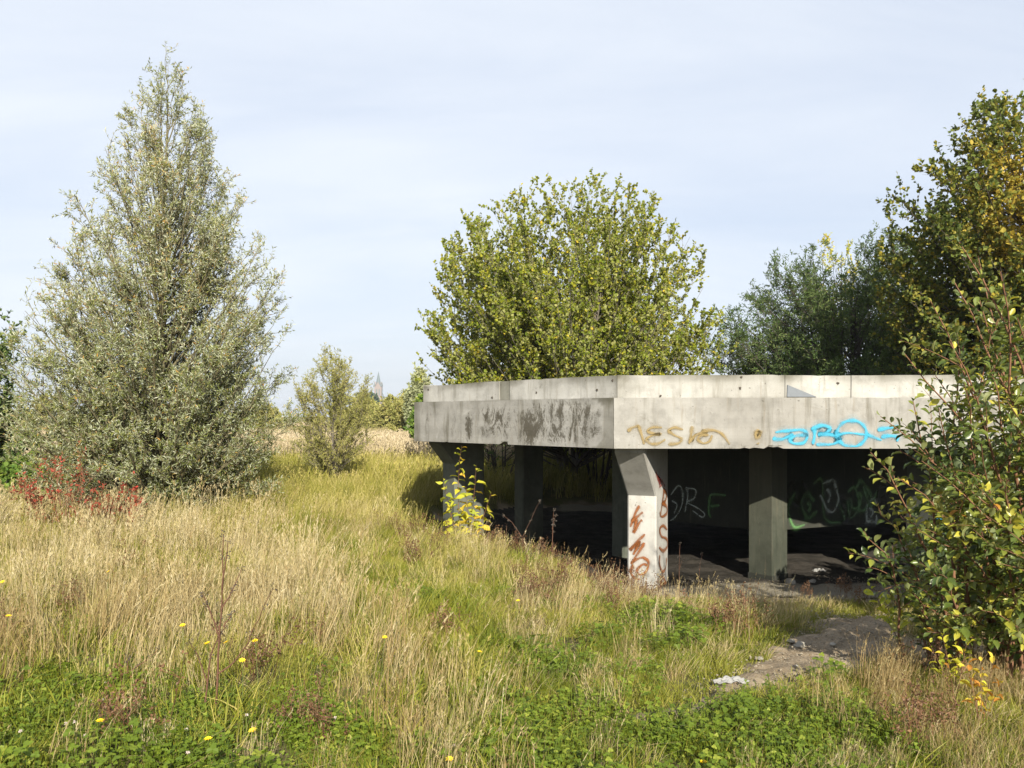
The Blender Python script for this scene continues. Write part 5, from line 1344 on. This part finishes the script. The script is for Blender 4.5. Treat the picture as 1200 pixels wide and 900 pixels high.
Y = [(214, 733, .42, 'yellow flower in the dry grass, up and left of the branched dead stalk'), (243, 754, .40, 'yellow flower just left of the branched dead stalk at mid height'),
     (265, 753, .40, 'yellow flower just right of the branched dead stalk at mid height'), (299, 751, .40, 'yellow flower touching the right branch of the dead stalk'),
     (284, 774, .34, 'small yellow flower low between the dead stalk and its right branch'), (117, 845, .18, 'large yellow flower in the clover at lower left'),
     (244, 866, .16, 'yellow flower at the foot of the branched dead stalk'), (296, 856, .15, 'yellow flower in the clover right of the dead stalk foot'),
     (3, 682, .45, 'yellow flower high in the grass at the very left edge'), (10, 722, .42, 'yellow flower at the left edge below another one'),
     (451, 747, .30, 'yellow flower in the middle of the dry meadow'), (527, 890, .14, 'yellow flower at the bottom edge in the dry strip'),
     (562, 764, .22, 'yellow flower where the dry grass meets the green'), (824, 893, .08, 'yellow flower low in the short grass at the bottom right of centre'),
     (127, 670, .48, 'tiny yellow flower in the tall grass below the red sprig'), (607, 704, .2, 'tiny yellow flower in the grass left of the corner pillar')]
for k, (px, py, zh, lb) in enumerate(Y): flower(px, py, zh, .022 if py > 840 else .020 if py > 700 else .018, lb, 'yellow', k)
C_ = [(24, 857, .14, 'white clover flower near the left edge'), (77, 848, .15, 'pinkish clover flower left of the large yellow flower'), (87, 846, .15, 'small white clover flower nearest to the large yellow flower'),
      (100, 862, .13, 'pinkish clover flower below the large yellow flower'), (3, 876, .12, 'pinkish clover flower at the bottom of the left edge'), (289, 838, .16, 'white clover flower in the leaves right of the dead stalk'),
      (218, 855, .15, 'white clover flower left of the dead stalk foot'), (220, 882, .12, 'white clover flower lowest left of the dead stalk'), (532, 873, .14, 'white clover flower in the dry strip near the bottom edge'), (393, 668+173, .13, 'white clover flower among clover leaves left of the dry strip')]
for k, (px, py, zh, lb) in enumerate(C_): flower(px, py, zh, .0105, lb, 'white', 50+k)

# litter and stones
def lump(name, px, py, size, lb, cat, mat, seed, flat=.6, group=None, z_off=0):
    rng = np.random.default_rng(seed)
    bm = bmesh.new(); bmesh.ops.create_icosphere(bm, subdivisions=2, radius=1)
    ax = rng.uniform(.75, 1.25, 3)*np.array([1, .8, flat])
    pl = runit(rng, 7); pd = rng.uniform(.55, .85, 7)
    for v in bm.verts:
        c = np.array(v.co)
        for q in range(7):
            s_ = c@pl[q]
            if s_ > pd[q]: c = c-pl[q]*(s_-pd[q])
        v.co = Vector(c*ax*size*(1+rng.normal()*.02))
    me = bpy.data.meshes.new(name); bm.to_mesh(me); bm.free(); me.materials.append(M[mat])
    d = EYE*F/(py-HOR)
    for _ in range(4): d = (EYE-gz0((px-600)/F*d, d)-.02)*F/(py-HOR)
    o_ = bpy.data.objects.new(name, me); COL.objects.link(o_); x_ = (px-600)/F*d
    o_.location = (x_, d, gz0(x_, d)+size*flat*.35+.02+z_off); o_.rotation_euler = (0, 0, rng.uniform(0, 6))
    return tag(o_, lb, cat, group)
G_ = 'stones on the dirt'
for k, (px, py, s_, lb) in enumerate(((927, 752, .05, 'pale stone on the path, upper left one of the pair'), (937, 757, .07, 'larger pale stone on the path beside a smaller one'), (931, 784, .055, 'pale stone low on the path above the white rag'),
        (976, 756, .05, 'stone at the right of the path'), (1012, 768, .04, 'small stone at the right edge of the path'), (951, 683, .09, 'pale rubble stone on the floor right of the column'),
        (926, 684, .12, 'grey rubble stone at the right foot of the column'), (865, 688, .05, 'small stone on the lit dirt left of the column'), (890, 772, .035, 'small stone at the left of the path'),
        (905, 705, .04, 'small stone on the lit dirt before the column'), (800, 692, .04, 'small stone beside the corner pillar'), (1068, 727, .06, 'pale stone at the foot of the bush'), (990, 712, .045, 'stone on the shaded dirt near the bush'))):
    lump('stone', px, py, s_*.75, lb, 'stone', 'stone', 200+k, .55, G_)
def rag(name, px, py, L, wd, h, lb, cat, mat, seed, nx=26, ny=12):
    rng = np.random.default_rng(seed)
    d = EYE*F/(py-HOR)
    for _ in range(4): d = (EYE-gz0((px-600)/F*d, d)-.05)*F/(py-HOR)
    x0 = (px-600)/F*d
    U, Vv = np.meshgrid(np.linspace(-1, 1, nx), np.linspace(-1, 1, ny))
    ed = 1+.25*np.sin(U*5+seed)+.15*np.sin(U*11)
    X = x0+U*L/2+.02*np.sin(Vv*6+U*3); Y_ = d+Vv*wd/2*ed
    Zr = np.abs(np.sin(U*6.1+Vv*2.2+seed))*.6+np.abs(np.sin(U*3.3-Vv*5.1))*.5
    Z = ground0(X, Y_)+.03+h*Zr*(1-.5*np.abs(Vv))*(1-.6*np.abs(U)**2)
    i = np.arange(nx*ny).reshape(ny, nx); q = np.stack([i[:-1, :-1], i[:-1, 1:], i[1:, 1:], i[1:, :-1]], -1).reshape(-1, 4)
    o_ = mk(name, [(np.stack([X, Y_, Z], -1).reshape(-1, 3), q, None, 0)], [M[mat]], smooth=True)
    sm_ = o_.modifiers.new('thickness', 'SOLIDIFY'); sm_.thickness = .004
    return tag(o_, lb, cat)
rag('white_rag', 857, 797, .20, .06, .05, 'crumpled white rag lying in the grass beside the path', 'litter', 'cloth', 3)
rag('plastic_scrap', 960, 668, .16, .09, .05, 'white scrap of litter on the dark floor right of the column', 'litter', 'cloth', 5)

# ------------------------------------------------------------------ the thin haze between here and the church
if True:
    bpy.ops.mesh.primitive_cube_add(size=1) if False else None
    V, Fc = box((-900, -60, -2.5), (900, 1000, 60))
    m_, n_ = newmat('haze_air')
    vol = n_.n('VolumePrincipled', None, Color=(.86, .92, 1.0, 1), Density=.0004, Anisotropy=.3)
    oo = n_.n('OutputMaterial'); n_.nt.links.new(vol.outputs[0], oo.inputs['Volume'])
    hz = mk('haze', [(V, Fc, None, 0)], [m_]); tag(hz, 'thin pale haze over the far fields', kind='stuff')
